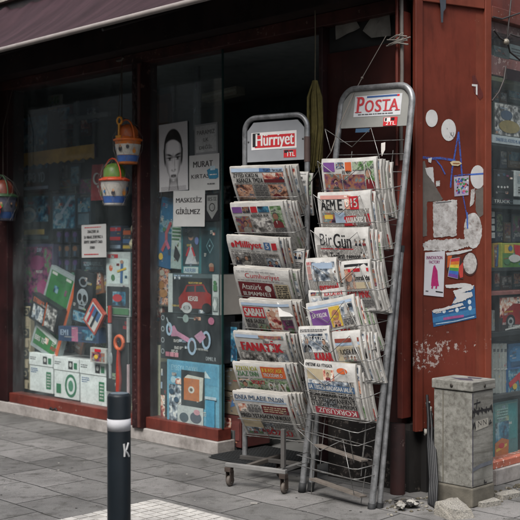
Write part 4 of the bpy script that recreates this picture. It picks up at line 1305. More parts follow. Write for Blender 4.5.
RL = [
 ((321, 159.5), (375, 157), 0.33, [('R', 0.03, 0.05, 0.24, 0.22, PUR), ('R', 0.26, 0.05, 0.42, 0.16, P(3)), ('R', 0.44, 0.05, 0.56, 0.22, ORA), ('R', 0.58, 0.05, 0.80, 0.20, P(1)), ('R', 0.82, 0.05, 0.97, 0.62, P(1)), ('R', 0.04, 0.26, 0.36, 0.62, P(4)), ('G', 0.38, 0.20, 0.56, 0.26, K), ('R', 0.38, 0.28, 0.80, 0.62, P(4))],
  'newspaper covered in colourful pictures, topmost in the leaning rack', 11, 4, 0.008),
 ((317, 193), (369, 190.5), 0.33, [('R', 0.05, 0.04, 0.60, 0.11, INK('#b08078')), ('G', 0.05, 0.12, 0.50, 0.31, K), ('R', 0.52, 0.05, 0.66, 0.30, P(2)), ('R', 0.62, 0.07, 0.80, 0.31, RED), ('T', '15', 0.645, 0.11, 0.775, 0.27, WH, 0.03), ('R', 0.06, 0.36, 0.30, 0.56, P(4)), ('R', 0.10, 0.40, 0.26, 0.48, YEL), ('R', 0.30, 0.36, 0.50, 0.56, PBL), ('P', [(0.48, 0.44), (0.97, 0.40), (0.98, 0.62), (0.46, 0.62)], RED), ('T', 'Takvim', 0.52, 0.45, 0.94, 0.60, WH, 0.04, True)],
  'upside down newspaper with white lettering on a red slanted block, in the leaning rack', 12, 4, 0.008),
 ((314, 228.5), (366.5, 227.5), 0.33, [('T', 'Bir', 0.10, 0.09, 0.33, 0.31, INK('#3a3a3c'), 0.0), ('T', 'Gün', 0.355, 0.09, 0.69, 0.36, K, 0.022), ('R', 0.75, 0.18, 0.96, 0.31, P(5)), ('R', 0.10, 0.365, 0.72, 0.38, RED), ('R', 0.11, 0.42, 0.22, 0.58, P(5)), ('T', 'Tarikat cemaat', 0.26, 0.44, 0.84, 0.58, K, 0.02), ('R', 0.85, 0.42, 0.97, 0.58, P(5)), ('G', 0.26, 0.62, 0.92, 0.70, K), ('L', 0.05, 0.75, 0.95, 0.95, 7, GY)],
  'mostly black and white newspaper with a bold black title in the leaning rack', 13, 3, 0.010),
 ((305, 259.5), (334, 257.5), 0.30, [('G', 0.03, 0.05, 0.20, 0.12, RED), ('R', 0.03, 0.14, 0.16, 0.42, INK('#a07a74')), ('R', 0.20, 0.06, 0.97, 0.46, P(3)), ('R', 0.22, 0.08, 0.9, 0.2, PBL), ('T', 'evrensel', 0.36, 0.50, 0.98, 0.66, RED, 0.03), ('L', 0.05, 0.70, 0.95, 0.95, 6, GY)],
  'narrow folded newspaper with a grey picture above small red lettering in the leaning rack', 14, 2, 0.004),
 ((340, 262), (367.5, 260), 0.30, [('R', 0.12, 0.05, 0.97, 0.10, K), ('R', 0.25, 0.14, 0.97, 0.21, RED), ('R', 0.10, 0.14, 0.46, 0.55, P(0)), ('E', 0.26, 0.30, 0.13, 0.10, INK('#9a7460')), ('T', "İmralı'da", 0.46, 0.25, 0.97, 0.38, K, 0.02), ('R', 0.48, 0.42, 0.97, 0.55, BEI), ('G', 0.08, 0.60, 0.97, 0.74, RED), ('L', 0.05, 0.78, 0.95, 0.95, 5, GY)],
  'narrow folded newspaper with a man in a dark suit under a red bar', 15, 3, 0.010),
 ((308, 291), (346, 287), 0.30, [('R', 0.05, 0.03, 0.35, 0.1, P(4)), ('G', 0.4, 0.04, 0.9, 0.12, RED), ('R', 0.05, 0.15, 0.95, 0.9, P(3))],
  'newspaper peeping out above the crooked paper in the leaning rack', 16, 0, 0.0),
 ((305, 304), (352, 295), 0.33, [('R', 0.03, 0.05, 0.97, 0.10, PBL), ('R', 0.05, 0.14, 0.44, 0.50, PUR), ('G', 0.08, 0.2, 0.42, 0.28, WH), ('R', 0.46, 0.12, 0.70, 0.50, YEL), ('E', 0.58, 0.28, 0.08, 0.10, INK('#9a6a50')), ('R', 0.50, 0.38, 0.66, 0.5, P(0)), ('R', 0.73, 0.12, 0.97, 0.36, P(3)), ('L', 0.73, 0.38, 0.97, 0.5, 4, GY), ('P', [(0.40, 0.54), (0.90, 0.52), (0.92, 0.72), (0.38, 0.74)], WH), ('G', 0.42, 0.56, 0.90, 0.70, RED), ('R', 0.03, 0.56, 0.36, 0.95, P(3))],
  'newspaper with a purple and a yellow picture sitting crooked in the leaning rack', 17, 4, 0.012),
 ((298, 327.5), (327, 326), 0.30, [('L', 0.05, 0.03, 0.95, 0.10, 2, GY), ('R', 0.06, 0.13, 0.97, 0.52, P(3)), ('G', 0.1, 0.18, 0.9, 0.28, WH), ('T', 'KARAR', 0.40, 0.53, 1.25 - 0.27, 0.71, RED, 0.05), ('L', 0.05, 0.75, 0.95, 0.95, 5, GY)],
  'narrow folded newspaper with bold red capitals below a grey blue picture', 18, 2, 0.004),
 ((331, 332), (358.5, 331), 0.30, [('R', 0.06, 0.12, 0.97, 0.20, INK('#7b3d33')), ('R', 0.06, 0.21, 0.97, 0.26, PBL), ('R', 0.06, 0.28, 0.97, 0.62, BEI), ('G', 0.2, 0.34, 0.85, 0.44, K), ('R', 0.3, 0.46, 0.8, 0.6, P(5)), ('L', 0.05, 0.66, 0.95, 0.95, 8, GY)],
  'narrow folded newspaper in beige with one brown bar near its top', 19, 4, 0.010),
 ((303, 360), (353, 365.5), 0.335, [('G', 0.03, 0.02, 0.62, 0.075, K), ('E', 0.78, 0.12, 0.10, 0.055, ORA), ('R', 0.05, 0.12, 0.62, 0.36, BEI), ('R', 0.40, 0.12, 0.62, 0.34, P(2)), ('R', 0.05, 0.32, 0.92, 0.42, P(3)), ('R', 0.04, 0.40, 0.97, 0.52, INK('#3d5570')), ('G', 0.06, 0.42, 0.95, 0.50, WH), ('G', 0.04, 0.54, 0.97, 0.63, K), ('G', 0.04, 0.65, 0.97, 0.74, K), ('G', 0.04, 0.755, 0.97, 0.83, K), ('R', 0.10, 0.85, 0.97, 0.975, INK('#8a2c38')), ('T', 'KORKUSUZ', 0.16, 0.865, 0.92, 0.96, WH, 0.03, True)],
  'upside down newspaper with rows of heavy black headlines, lowest in the leaning rack', 20, 4, 0.008),
]
BR_ = 'folded newspaper kept behind the front copies in the leaning rack'
for (tl, tr, L, ops, lab, seed, nb, fan) in RL:
    if seed in (11, 12): ops = filler(random.Random(seed + 50)) + ops
    zt = {16: 0.16, 14: 0.20, 18: 0.20}.get(seed, 0.21)
    Wm, w_ = newspaper(FR, tl, tr, zt, L, R(19), ops, lab, gr_, nb, seed, behind_label=BR_, fan=fan, t=0.014)
    if seed in (11, 12, 13, 17, 20):
        pocket_wires(r2, FR, Wm, w_, L, 0.0, 0.566, True, (L * 0.44, L * 0.0))
    elif seed in (15, 19):
        Wb = Wm @ TR(-0.19, 0, 0)
        pocket_wires(r2, FR, Wb, w_ + 0.19, L, 0.0, 0.566, True, (L * 0.42, L * 0.0))
# empty pockets lower down with their tan shelves, and the crown of wire above the top papers
for (lx, ly), (rx, ry) in (((297, 416), (352, 432)), ((294, 454), (352, 470))):
    k = 0 if ly < 440 else 1
    f3 = lambda a, b, z: (*at(FR, a, b, z), z)
    m = MB(); wm = wire_m(); o_ = (0, 39)[k]
    for dy in (0, 13 if k == 0 else 10):
        m.tube([f3(309, 413 + o_ + dy, 0), f3(297, 416 + o_ + dy, .17), f3(352, 432 + o_ * .95 + dy, .18), f3(358, 433 + o_ * .93 + dy, .17), f3(375, 427 + o_ * .97 + dy, .01)], WR, wm, 6)
        m.tube([f3(312, 431 + o_ + dy, -.01), f3(372, 447 + o_ * .95 + dy, -.01)], WR, wm, 6)
    if k == 0: m.tube([f3(297, 429, .17), f3(320, 451, .17), f3(343, 440, .17), f3(349, 470, .17)], WR, wm, 6)
    m.tube([f3(313, 420 + o_, 0), f3(311, 460 + o_, 0)], WR, wm, 6); m.tube([f3(366, 430 + o_, 0), f3(361, 476 + o_ * .7, 0)], WR, wm, 6); m.tube([f3(349, 431 + o_, .17), f3(354, 463 + o_ * .8, .06)], WR, wm, 6)
    m.build('wire_pocket', r2)
tan = M('#625b54', 0.7, 0.35, scale=20)
for (lx, ly), (rx, ry) in (((314, 446), (361, 462)), ((309, 480), (360, 498))):
    a = at(FR, lx, ly, 0.06); b_ = at(FR, rx, ry, 0.06)
    m = MB(); m.prism([(a[0], a[1]), (b_[0], b_[1]), (b_[0], b_[1] + 0.012), (a[0], a[1] + 0.012)], 0.0, 0.06, tan); m.build('shelf', r2, bevel=0.002)
m = MB(); wm = wire_m()
cr = [(325, 129, .12), (352, 147, .15), (371, 128, .12), (379, 156, .1), (385, 182, .05)]
m.tube([(*at(FR, a, b, z), z) for a, b, z in cr], WR, wm, 6)
cl = [(325, 129, .12), (331, 152, .13), (322, 165, .1), (308, 186, .08)]
m.tube([(*at(FR, a, b, z), z) for a, b, z in cl], WR, wm, 6)
for yy in (141, 154.5):
    a = at(FR, 338, yy, -.004); b_ = at(FR, 404, yy, -.004); m.tube([(a[0], (a[1] + b_[1]) / 2, -.004), (b_[0], (a[1] + b_[1]) / 2, -.004)], WR, wm, 6)
a = at(FR, 392, 150, -.002); b_ = at(FR, 383, 330, -.002)
m.tube([(a[0], a[1], -.012), (a[0], 0.3, -.012)], WR, wm, 6)
m.tube([(0.12, a[1], -.012), (0.12, 0.2, -.012)], WR, wm, 6)
m.build('wire_crown', r2)
m = MB()
p = at(FR, 383, 148, 0.0)
m.poly([(p[0] - .02, p[1] + .03), (p[0] + .012, p[1] + .035), (p[0] + .016, p[1] - .01), (p[0] - .004, p[1] - .05), (p[0] - .014, p[1] - .02)], -0.002, M('#b5b0ab', .8))
m.build('tape_scrap', r2)
# ================================================================== goods in the windows
C = printed
INK = lambda c: printed(c, 0.5)
gw1 = 'goods in the wide display window'; gw2 = 'goods in the narrow display window'
def goods(name, label, cat, F, rect, z, depth, base, ops, group, roll=0, side=None, yaw=0, seed=0, bevel=0.004, tilt=0):
    x0p, y0p, x1p, y1p = rect
    cx, cy = (x0p + x1p) / 2, (y0p + y1p) / 2
    c = at(F, cx, cy, z)
    w_ = abs(at(F, x1p, cy, z)[0] - at(F, x0p, cy, z)[0]); h = abs(at(F, cx, y0p, z)[1] - at(F, cx, y1p, z)[1])
    m = MB()
    m.box(-w_ / 2, w_ / 2, 0, h, -depth, 0, base)
    if side is not None:
        m.add([(w_ / 2 + .0012, 0.004, -.006), (w_ / 2 + .0012, .004, -depth + .006), (w_ / 2 + .0012, h - .004, -depth + .006), (w_ / 2 + .0012, h - .004, -.006)], [(0, 1, 2, 3)], side)
    if depth > .02 and group:
        q = random.Random(int(x0p * 31 + y1p)); extra = []
        for k in range(7):
            a, b_ = q.uniform(.03, .8), q.uniform(.03, .9)
            kk = q.random()
            if kk < .45: extra.append(('L', a, b_, a + q.uniform(.1, .18), b_ + .07, 3, q.choice([PBL, GY, WH])))
            elif kk < .75: extra.append(('R', a, b_, a + q.uniform(.05, .16), b_ + q.uniform(.03, .09), P(q.randrange(8))))
            else: extra.append(('G', a, b_, a + q.uniform(.15, .3), b_ + .045, q.choice([WH, YEL, RED, PBL])))
        nb_ = max(1, len(ops) // 3)
        ops = ops[:nb_] + extra + ops[nb_:]
    art(m, -w_ / 2 + .003, h - .003, w_ - .006, h - .006, ops, 0.0008, random.Random(seed or int(x0p * 7 + y0p)), 0.0004)
    Wm = F @ TR(c[0], c[1] - h / 2, z) @ Matrix.Rotation(R(yaw), 4, 'Y') @ TR(0, h / 2, 0) @ Matrix.Rotation(R(roll), 4, 'Z') @ Matrix.Rotation(R(tilt), 4, 'X') @ TR(0, -h / 2, 0)
    o = m.build(name, world=Wm, bevel=bevel)
    return tag(o, label, cat, group)
def swap(o, rect=None): return o

# --- wide window
goods('game_box', 'dark teal game box with a pale speckled picture, highest at the window edge', 'box', FA, (12, 114, 49, 191), -0.35, 0.12, C('#16242b'), [('R', .05, .04, .95, .72, P(6)), ('G', .1, .77, .9, .9, INK('#8fa0a8')), ('R', .02, .95, .98, .99, PBL)], gw1)
goods('game_box', 'dark box with a pale ring and a yellow label below the speckled game box', 'box', FA, (11, 194, 50, 241), -0.33, 0.14, C('#1a2427'), [('R', .05, .05, .95, .6, P(6)), ('O', .45, .45, .20, .17, .05, INK('#9aa3a6')), ('R', .28, .76, .86, .87, YEL), ('R', .04, .9, .96, .97, INK('#3f5a60'))], gw1)
goods('doll_box', 'lavender toy box with a pink and green picture by the left window post', 'box', FA, (19, 244, 53, 306), -0.22, 0.18, C('#3e3a58'), [('R', .12, .04, .97, .96, P(7)), ('R', .0, .0, .1, 1, INK('#7d78a0')), ('E', .55, .3, .2, .12, INK('#7a2c5a')), ('E', .7, .7, .16, .13, INK('#8c3a66'))], gw1)
chk = []
for j in range(8):
    for i in range(3):
        chk.append(('R', i / 3 + .02, j / 8 + .01, (i + 1) / 3 - .02, (j + 1) / 8 - .01, INK('#9a8d76') if (i + j) % 2 else INK('#3b3a36')))
        if (i + j) % 2 == 0: chk.append(('O', i / 3 + .165, j / 8 + .062, .1, .035, .03, INK('#8d836f')))
goods('gift_paper', 'beige and black checked wrapping paper standing at the bottom by the window post', 'paper', FA, (8, 306, 30, 388), -0.18, 0.05, C('#a09478', .7), chk, gw1)
goods('football_game', 'long tilted toy football game box with a green pitch', 'toy', FA, (40, 270, 68, 356), -0.16, 0.05, C('#8d9696'), [('R', .06, .04, .86, .96, C('#2a6a34')), ('R', .1, .05, .8, .08, WH), ('O', .46, .5, .22, .09, .02, INK('#7fa884')), ('S', [(.08, .5), (.84, .5)], .012, INK('#7fa884')), ('R', .3, .04, .62, .13, INK('#246030')), ('R', .9, .02, 1, .98, ORA), ('P', [(.06, .7), (.86, .76), (.86, .82), (.06, .76)], INK('#b9bfb8')), ('G', .1, .84, .5, .9, WH)], gw1, roll=-17, tilt=-6)
goods('car_box', 'black toy box with orange marks leaning on the green football game', 'box', FA, (30, 300, 58, 327), -0.08, 0.07, C('#15171a'), [('G', .06, .1, .5, .28, ORA), ('R', .1, .36, .5, .9, P(3)), ('R', .58, .08, .95, .92, P(5)), ('S', [(.55, .05), (.55, .95)], .03, ORA)], gw1, roll=-18)
goods('skull_bag', 'black bag printed with a pale skull face beside the football game', 'bag', FA, (73, 271, 92, 324), -0.12, 0.06, C('#14171c', .7), [('E', .5, .5, .3, .17, INK('#8d9499')), ('R', .34, .58, .66, .73, INK('#7f878c')), ('E', .37, .5, .1, .07, K), ('E', .63, .5, .1, .07, K), ('P', [(.5, .56), (.45, .62), (.55, .62)], K), ('S', [(.38, .66), (.62, .66)], .03, K), ('O', .5, .2, .22, .1, .06, INK('#777d82')), ('R', .1, .78, .9, .97, P(6))], gw1, roll=-8)
goods('toy_pack', 'red and white blister pack slanting in front of the skull printed bag', 'toy', FA, (86, 303, 101, 331), -0.05, 0.03, C('#a4483a'), [('R', .08, .08, .92, .92, WH), ('R', .15, .12, .85, .5, BLU), ('S', [(.3, .2), (.3, .85)], .12, RED), ('S', [(.6, .2), (.6, .85)], .12, K)], gw1, roll=-38)
goods('gift_box', 'blue box with one pink band lying over the white paper boxes', 'box', FA, (58, 327, 98, 342), -0.06, 0.08, C('#2c3f5c'), [('R', .34, 0, .5, 1, INK('#a4607c')), ('G', .05, .2, .32, .6, PBL), ('R', .6, .15, .95, .85, P(6))], gw1, roll=1)
goods('card_pack', 'little white pack with a coloured picture standing on the white paper boxes', 'box', FA, (90, 348, 106, 363), -0.03, 0.04, C('#a9a9a4'), [('R', .08, .3, .92, .92, P(4)), ('R', .3, .05, .7, .25, RED), ('E', .4, .6, .12, .15, YEL)], gw1)
for k, (a, b, ya_, yb2) in enumerate(((29.5, 53, 353.5, 392), (54, 79, 358, 398.5), (80, 106.5, 361, 404.5))):
    lab = ['white copy paper box with green panel, nearest the checked paper', 'white copy paper box with a green round emblem, between its two neighbours', 'white copy paper box with green panel, nearest the dark toy card'][k]
    z = -0.09
    c0 = at(FA, (a + b) / 2, ya_, z); c1 = at(FA, (a + b) / 2, yb2, z)
    w_ = at(FA, b, 380, z)[0] - at(FA, a, 380, z)[0]; h = c0[1] - c1[1]
    t_ = thing('paper_box', lab, 'box', FA @ TR(c1[0], c1[1], z), 'white copy paper boxes in the wide window')
    m = MB(); m.box(-w_ / 2 + .004, w_ / 2 - .004, 0, h * .68, -.26, 0, C('#cdd1cf'))
    body_ops = [('L', .05, .1, .35, .3, 3, BLU), ('R', .72, .2, .93, .85, C('#1f6b45')), ('L', .76, .25, .9, .8, 5, WH)] if k != 1 else [('R', .08, .5, .28, .85, C('#1f6b45')), ('O', .68, .52, .24, .42, .07, C('#2a6b4c')), ('E', .68, .52, .1, .2, C('#3c7a5c'))]
    art(m, -w_ / 2 + .006, h * .68, w_ - .012, h * .68, body_ops, .0008, rnd, .0004); m.build('box_body', t_, bevel=.003)
    m = MB(); m.box(-w_ / 2, w_ / 2, h * .682, h, -.265, .006, C('#d2d5d3'))
    art(m, -w_ / 2 + .003, h, w_ - .006, h * .31, [('L', .04, .3, .3, .6, 2, GY), ('R', .6, .2, .78, .85, K), ('R', .82, .3, .95, .8, C('#1f6b45')), ('E', .69, .5, .05, .18, WH)], .0068, rnd, .0004); m.build('box_lid', t_, bevel=.003)
goods('learning_toy', 'white learning toy box with small coloured figures and a teal side', 'box', FA, (106, 252, 130, 316), -0.08, 0.10, C('#a9aeac'), [('R', .05, .03, .5, .09, RED), ('R', .05, .1, .95, .5, INK('#b7c2bf')), ('E', .2, .25, .08, .05, ORA), ('E', .3, .4, .08, .05, GRN), ('S', [(.68, .18), (.66, .46)], .1, BLU), ('E', .68, .15, .07, .03, INK('#9a7460')), ('S', [(.5, .3), (.85, .25)], .05, YEL), ('R', .05, .54, .98, .86, C('#23282c')), ('R', .3, .62, .85, .84, P(6)), ('E', .5, .72, .2, .06, RED), ('R', .05, .88, .98, .98, GRN)], gw1, side=C('#1f5a5c'))
m_ = C('#1c1e20')
goods('toy_card', 'dark card holding red and orange plastic toys below the learning toy box', 'toy', FA, (106, 318, 131, 393), -0.06, 0.03, m_, [('R', .04, .02, .5, .2, C('#2a2c30'))], gw1)
c = at(FA, 118, 355, -0.04)
t_ = thing('toy_wand', 'red toy wand with an orange ring at its top on the dark card', 'toy', FA @ TR(c[0], c[1] - .3, -.045), gw1)
m = MB()
vs = [(0, 0, 0), (.01, .1, 0), (.0, .24, 0), (.004, .34, 0)]
m.tube(vs, [.024, .028, .02, .016], C('#8e3026'), 8); m.build('handle', t_)
m = MB(); m.tube([(.012 + .055 * math.cos(a * .3927), .40 + .055 * math.sin(a * .3927), 0) for a in range(17)], .016, C('#b9552f'), 8); m.build('ring', t_)
c = at(FA, 111, 330, -0.04)
m = MB(); m.tube([(0, .3, 0), (0, .16, 0)], .018, C('#93302a'), 8); m.tube([(0, .15, 0), (0.004, -.3, 0)], [.02, .012], C('#8e9294'), 8); m.ball((0, -.14, 0), .035, C('#777f80'), 8, ry=1.8, rz=.4)
tag(m.build('toy_sword', world=FA @ TR(c[0] - .02, c[1] - .1, -.045)), 'slim grey toy with a red grip beside the red wand', 'toy', gw1)
c = at(FA, 128, 330, -0.04)
m = MB(); m.tube([(0, .1, 0), (0, -.1, 0)], .016, C('#8d8f8e'), 8); m.tube([(0, -.28, 0), (0, -.52, 0)], .014, C('#a58f92'), 8); m.tube([(0, -.1, 0), (0, -.28, 0)], .004, C('#555'), 6) if False else m.tube([(0, -.1, 0), (0, -.28, 0)], .004, C('#555555'), 6)
tag(m.build('toy_pen', world=FA @ TR(c[0], c[1], -.045)), 'thin pale toy stick at the edge of the dark card', 'toy', gw1)
goods('tall_box', 'tall beige box standing between the dark card and the braided post', 'box', FA, (131, 332, 139, 411), -0.12, 0.10, C('#8c8a70'), [('R', .1, .03, .9, .5, INK('#7b8a72')), ('P', [(.5, .1), (.2, .4), (.8, .4)], C('#39493f')), ('G', .1, .6, .9, .7, K), ('L', .1, .75, .9, .95, 6, GY)], gw1)
# Turkish flag
c0 = at(FA, 92, 165, -.12); c1 = at(FA, 104, 200, -.12)
m = MB(); fr = C('#8e2226', .7); nxx, nyy = 8, 10
fw, fh = c1[0] - c0[0], c0[1] - c1[1]
vs = [(i / nxx * fw, -j / nyy * fh, .012 * math.sin(i * 1.1 + j * .2)) for j in range(nyy + 1) for i in range(nxx + 1)]
m.add(vs, [(j * (nxx + 1) + i, (j + 1) * (nxx + 1) + i, (j + 1) * (nxx + 1) + i + 1, j * (nxx + 1) + i + 1) for j in range(nyy) for i in range(nxx)], fr, True)
cres = [(fw * (.5 + .30 * math.cos(a)), -fh * .40 + fw * .30 * math.sin(a)) for a in [R(40 + 280 * k / 14) for k in range(15)]]
cres += [(fw * (.57 + .235 * math.cos(a)), -fh * .40 + fw * .235 * math.sin(a)) for a in [R(312 - 264 * k / 12) for k in range(13)]]
vsb = [(x, y, .016) for x, y in cres]
k = len(vsb)
fsb = []
for i in range(12):
    fsb.append((i + 1, i, k - 1 - i)); fsb.append((i + 1, k - 1 - i, k - 2 - i))
m.add(vsb, [f[::-1] for f in fsb], WH)
star = []
for k in range(10):
    a = R(90 + 36 * k); r_ = fw * (.12 if k % 2 == 0 else .05); star.append((fw * .62 + r_ * math.cos(a), -fh * .62 + r_ * math.sin(a)))
m.poly(star, .016, WH)
tag(m.build('flag', world=FA @ TR(c0[0], c0[1], -.12)), 'small red flag with a white crescent and star hung in the window', 'flag')
# blue packs, dark hangers and others
goods('brush_pack', 'grey blue blister pack with a slanting pale brush picture', 'box', FA, (52, 194, 76, 230), -0.30, 0.05, C('#22323e'), [('R', .04, .04, .96, .96, P(6)), ('S', [(.15, .8), (.8, .12)], .08, PBL), ('E', .3, .62, .16, .1, INK('#7b8f9a'))], gw1)
goods('brush_pack', 'grey blue pack with a bright sheen just left of the red flag', 'box', FA, (77, 196, 91, 228), -0.28, 0.05, C('#24333f'), [('R', .05, .05, .95, .5, P(6)), ('R', .1, .55, .9, .9, INK('#4c6472'))], gw1)
goods('toy_pack', 'dim blue and magenta pack hanging above the white window notice', 'box', FA, (80, 178, 92, 194), -0.30, 0.05, C('#2a2c46'), [('R', .05, .05, .95, .95, P(7))], gw1)
goods('poster_card', 'dim grey blue card hanging high beside the red flag', 'card', FA, (70, 164, 80, 186), -0.40, 0.02, C('#33444c'), [('R', .1, .1, .9, .9, P(6))], gw1)
for k in range(9):
    i, j = k % 3, k // 3
    goods('key_ring', ['dark key ring with a purple pendant hung in the top row', 'dark key ring with an orange pendant hung in the middle row', 'dark key ring with a purple pendant hung in the bottom row'][j], 'key ring', FA, (56 + i * 8, 231 + j * 14, 62 + i * 8, 243 + j * 14), -0.28, 0.02, C('#20222c'), [('E', .5, .3, .4, .25, INK('#46345f' if j != 1 else '#6b4a32')), ('R', .3, .5, .7, .95, INK('#2e4256'))], 'key rings hung in the wide window')
goods('pencil_tub', 'red and blue striped tube behind the white window notice', 'tub', FA, (110, 226, 121, 250), -0.16, 0.08, C('#2d3a52'), [('R', 0, .05, 1, .2, RED), ('R', 0, .45, 1, .6, RED), ('R', 0, .8, 1, .95, PBL)], gw1)
goods('pencil_tub', 'dim orange and blue striped tube next to the cream balls', 'tub', FA, (123, 228, 131, 250), -0.18, 0.08, C('#3a3c40'), [('R', 0, .1, 1, .3, ORA), ('R', 0, .5, 1, .7, BLU), ('R', 0, .8, 1, .95, YEL)], gw1)
goods('game_box', 'dark blue box with slanting pale letters right below the white window notice', 'box', FA, (81, 259, 106, 272), -0.14, 0.08, C('#16222c'), [('G', .1, .2, .8, .5, INK('#8aa0a8')), ('G', .2, .6, .95, .85, INK('#5a7a86'))], gw1)
goods('game_box', 'white and green box end above the tilted football game', 'box', FA, (56, 272, 74, 280), -0.30, 0.08, C('#4f7a66'), [('R', .05, .1, .5, .9, INK('#a8b4ac'))], gw1)
for k, (px, py) in enumerate(((136, 214.5), (135, 229), (133.5, 244))):
    c = at(FA, px, py, -.06); m = MB(); m.ball((0, 0, 0), .052, C('#a8a288'), 12)
    tag(m.build('ball', world=FA @ TR(c[0], c[1], -.08)), ['topmost of three cream balls hung by the braided post', 'middle one of three cream balls hung by the braided post', 'lowest of three cream balls hung by the braided post'][k], 'ball', 'cream balls hung in a column')
# yellow strip with a scalloped lower edge
a = at(FA, 17, 160, -.30); b = at(FA, 94, 150, -.30)
m = MB(); lst = []
n = 22
ylw = M('#b8903a', .7, .3)
for k in range(n + 1):
    t = k / n; x = a[0] + (b[0] - a[0]) * t
    yy = a[1] + (b[1] - a[1]) * t
    lst.append((x, yy - .005 - (.055 if k % 2 else .075)))
top = [(b[0], b[1] + .055), (a[0], a[1] + .055)]
m.prism(lst + top, -.004, 0.0, ylw)
tag(m.build('valance', world=FA @ TR(0, 0, -.30)), 'yellow scalloped paper valance hanging inside the wide window', 'valance')
ux, uy = at(FA, 75, 118, -.5)  # tube lamp's reflection built as a solid upright and cross bar
m = MB(); gm = C('#565d5f')
y1_ = at(FA, 75, 101, -.5)[1]; y0_ = at(FA, 75, 150, -.5)[1]
m.box(ux - .025, ux + .025, y0_, y1_, -.53, -.5, gm)
bx = at(FA, 111, 114, -.5)
m.box(ux - .05, bx[0], bx[1] - .02, bx[1] + .02, -.498, -.47, gm); m.ball((ux, bx[1], -.47), .05, gm, 6)
tag(m.build('hanging_rail', world=FA), 'grey metal upright with one cross rail high inside the wide window', 'rail')

# --- sheets on the glass
def sheet(name, label, F, rect, z, base, ops, cat='notice', roll=0, group=None, seed=1):
    return goods(name, label, cat, F, rect, z, 0.0015, base, ops, group, roll=roll, seed=seed, bevel=0)
NW = M('#a2a3a1', .8, .08)
sheet('notice', 'white notice with a few lines of small dark and red print on the wide window', FA, (81.5, 224.5, 106, 257.5), -.024, NW, [('L', .12, .05, .85, .10, 1, RED), ('G', .25, .16, .75, .25, K), ('G', .1, .33, .9, .42, K), ('G', .1, .48, .9, .57, K), ('G', .35, .66, .55, .74, K), ('L', .1, .88, .85, .94, 1, RED)], roll=1)
SK = INK('#a9a8a8'); LT = INK('#bcbbbb'); DK = INK('#2a2728'); MG = INK('#6f6c6d'); M2 = INK('#8f8c8d')
def portrait_tone(u, v):
    """grey of the pencil drawing at a place on its sheet"""
    sm = lambda a, b, x: (lambda t: t * t * (3 - 2 * t))(min(1, max(0, (x - a) / (b - a))))
    g = lambda du, dv, su, sv: math.exp(-(du / su) ** 2 - (dv / sv) ** 2)
    c = .50
    def half(v):
        k = [(.14, 0), (.18, .15), (.25, .235), (.40, .275), (.52, .265), (.62, .245), (.72, .205), (.80, .135), (.855, .06), (.875, 0)]
        for (a, b), (a2, b2) in zip(k[:-1], k[1:]):
            if a <= v <= a2: return 1.1 * (b + (b2 - b) * (v - a) / (a2 - a))
        return 0
    t = .64
    hr = math.hypot((u - c) / .335, (v - .36) / .285)                      # hair
    hair = (1 - sm(.93, 1.02, hr)) * (1 - sm(.40, .47, v))
    do = abs(u - c) - half(v)
    if v > .36: hair = max(hair, (1 - sm(.03, .055, do)) * (1 - sm(.54, .66, v)))
    neck = (1 - sm(.12, .17 + .25 * max(0, v - .86), abs(u - c - .01))) * sm(.70, .76, v)
    t = t * (1 - neck) + neck * (.42 + .16 * sm(.84, .95, v) - .1 * g(u - .34, v - .84, .1, .06))
    t = t * (1 - hair) + hair * (.035 + .05 * max(0, noise.noise(Vector((u * 40, v * 6, 2)))) + .07 * g(u - .44, v - .14, .1, .05))
    h = half(v)
    for sd in (-1, 1): t -= .30 * math.exp(-((u - c - sd * (.135 + .4 * max(0, v - .88) ** 1.2)) / .014) ** 2) * sm(.80, .86, v)
    if h > 0:
        d = h - abs(u - c)
        line = .235 + .9 * (u - .47) ** 2 if True else 0                   # hair line
        f = sm(0, .018, d) * sm(line - .012, line + .02, v)
        sk = .72 - .24 * (1 - sm(0, .11, d)) - .10 * g(u - .30, v - .62, .07, .12) - .12 * g(u - .71, v - .62, .07, .14) + .06 * g(u - .48, v - .33, .12, .06)
        sk -= .16 * g(u - .38, v - .505, .10, .030) + .17 * g(u - .655, v - .495, .10, .030)
        sk -= .18 * g(u - .545, v - .60, .024, .08) + .10 * g(u - .47, v - .55, .018, .07) - .08 * g(u - .505, v - .61, .020, .09)
        sk -= .30 * g(u - .455, v - .696, .032, .011) + .34 * g(u - .56, v - .692, .032, .011) + .18 * g(u - .507, v - .715, .06, .011)
        for e, s_ in ((.375, -1), (.655, 1)):
            ev = .528 - .012 * s_ * 0 - (.004 if s_ > 0 else 0)
            sk += .16 * g(u - e, v - ev, .07, .013)
            sk -= .72 * g(u - e - .004, v - ev + .002, .036, .016)
            sk -= .65 * g(u - e, v - (ev - .018), .085, .008) + .28 * g(u - e, v - ev - .017, .06, .006)
            bv = .468 - .16 * (u - e) * s_ + .5 * (u - e) ** 2
            sk -= .72 * g(u - e - .01 * s_, 0, .095, 1) * math.exp(-((v - bv) / .013) ** 2)
        sk -= .16 * g(u - .5, v - .47, .02, .03)
        lp = abs(u - .505) / .105
        if lp < 1:
            sk -= .46 * sm(.0, .3, 1 - lp) * math.exp(-((v - .772 - .006 * lp) / .014) ** 2) + .36 * sm(0, .4, 1 - lp) * math.exp(-((v - .800 + .012 * lp) / .015) ** 2)
        sk -= .14 * g(u - .505, v - .832, .07, .010)
        t = t * (1 - f) + f * sk
    if v > .935 and .05 < u < .95: t -= .22 * (.5 + .5 * noise.noise(Vector((u * 60, v * 90, 5))))
    t += .035 * noise.noise(Vector((u * 46, v * 70, 1)))
    return max(.02, min(.72, t))
pw = sheet('portrait', 'pencil portrait of a stern dark haired woman pasted on the shop window', FA, (159, 123, 187.5, 191), -.022, M('#a3a4a6', .8, .06), [], 'picture', roll=1)
pxs = [v.co for v in pw.data.vertices]
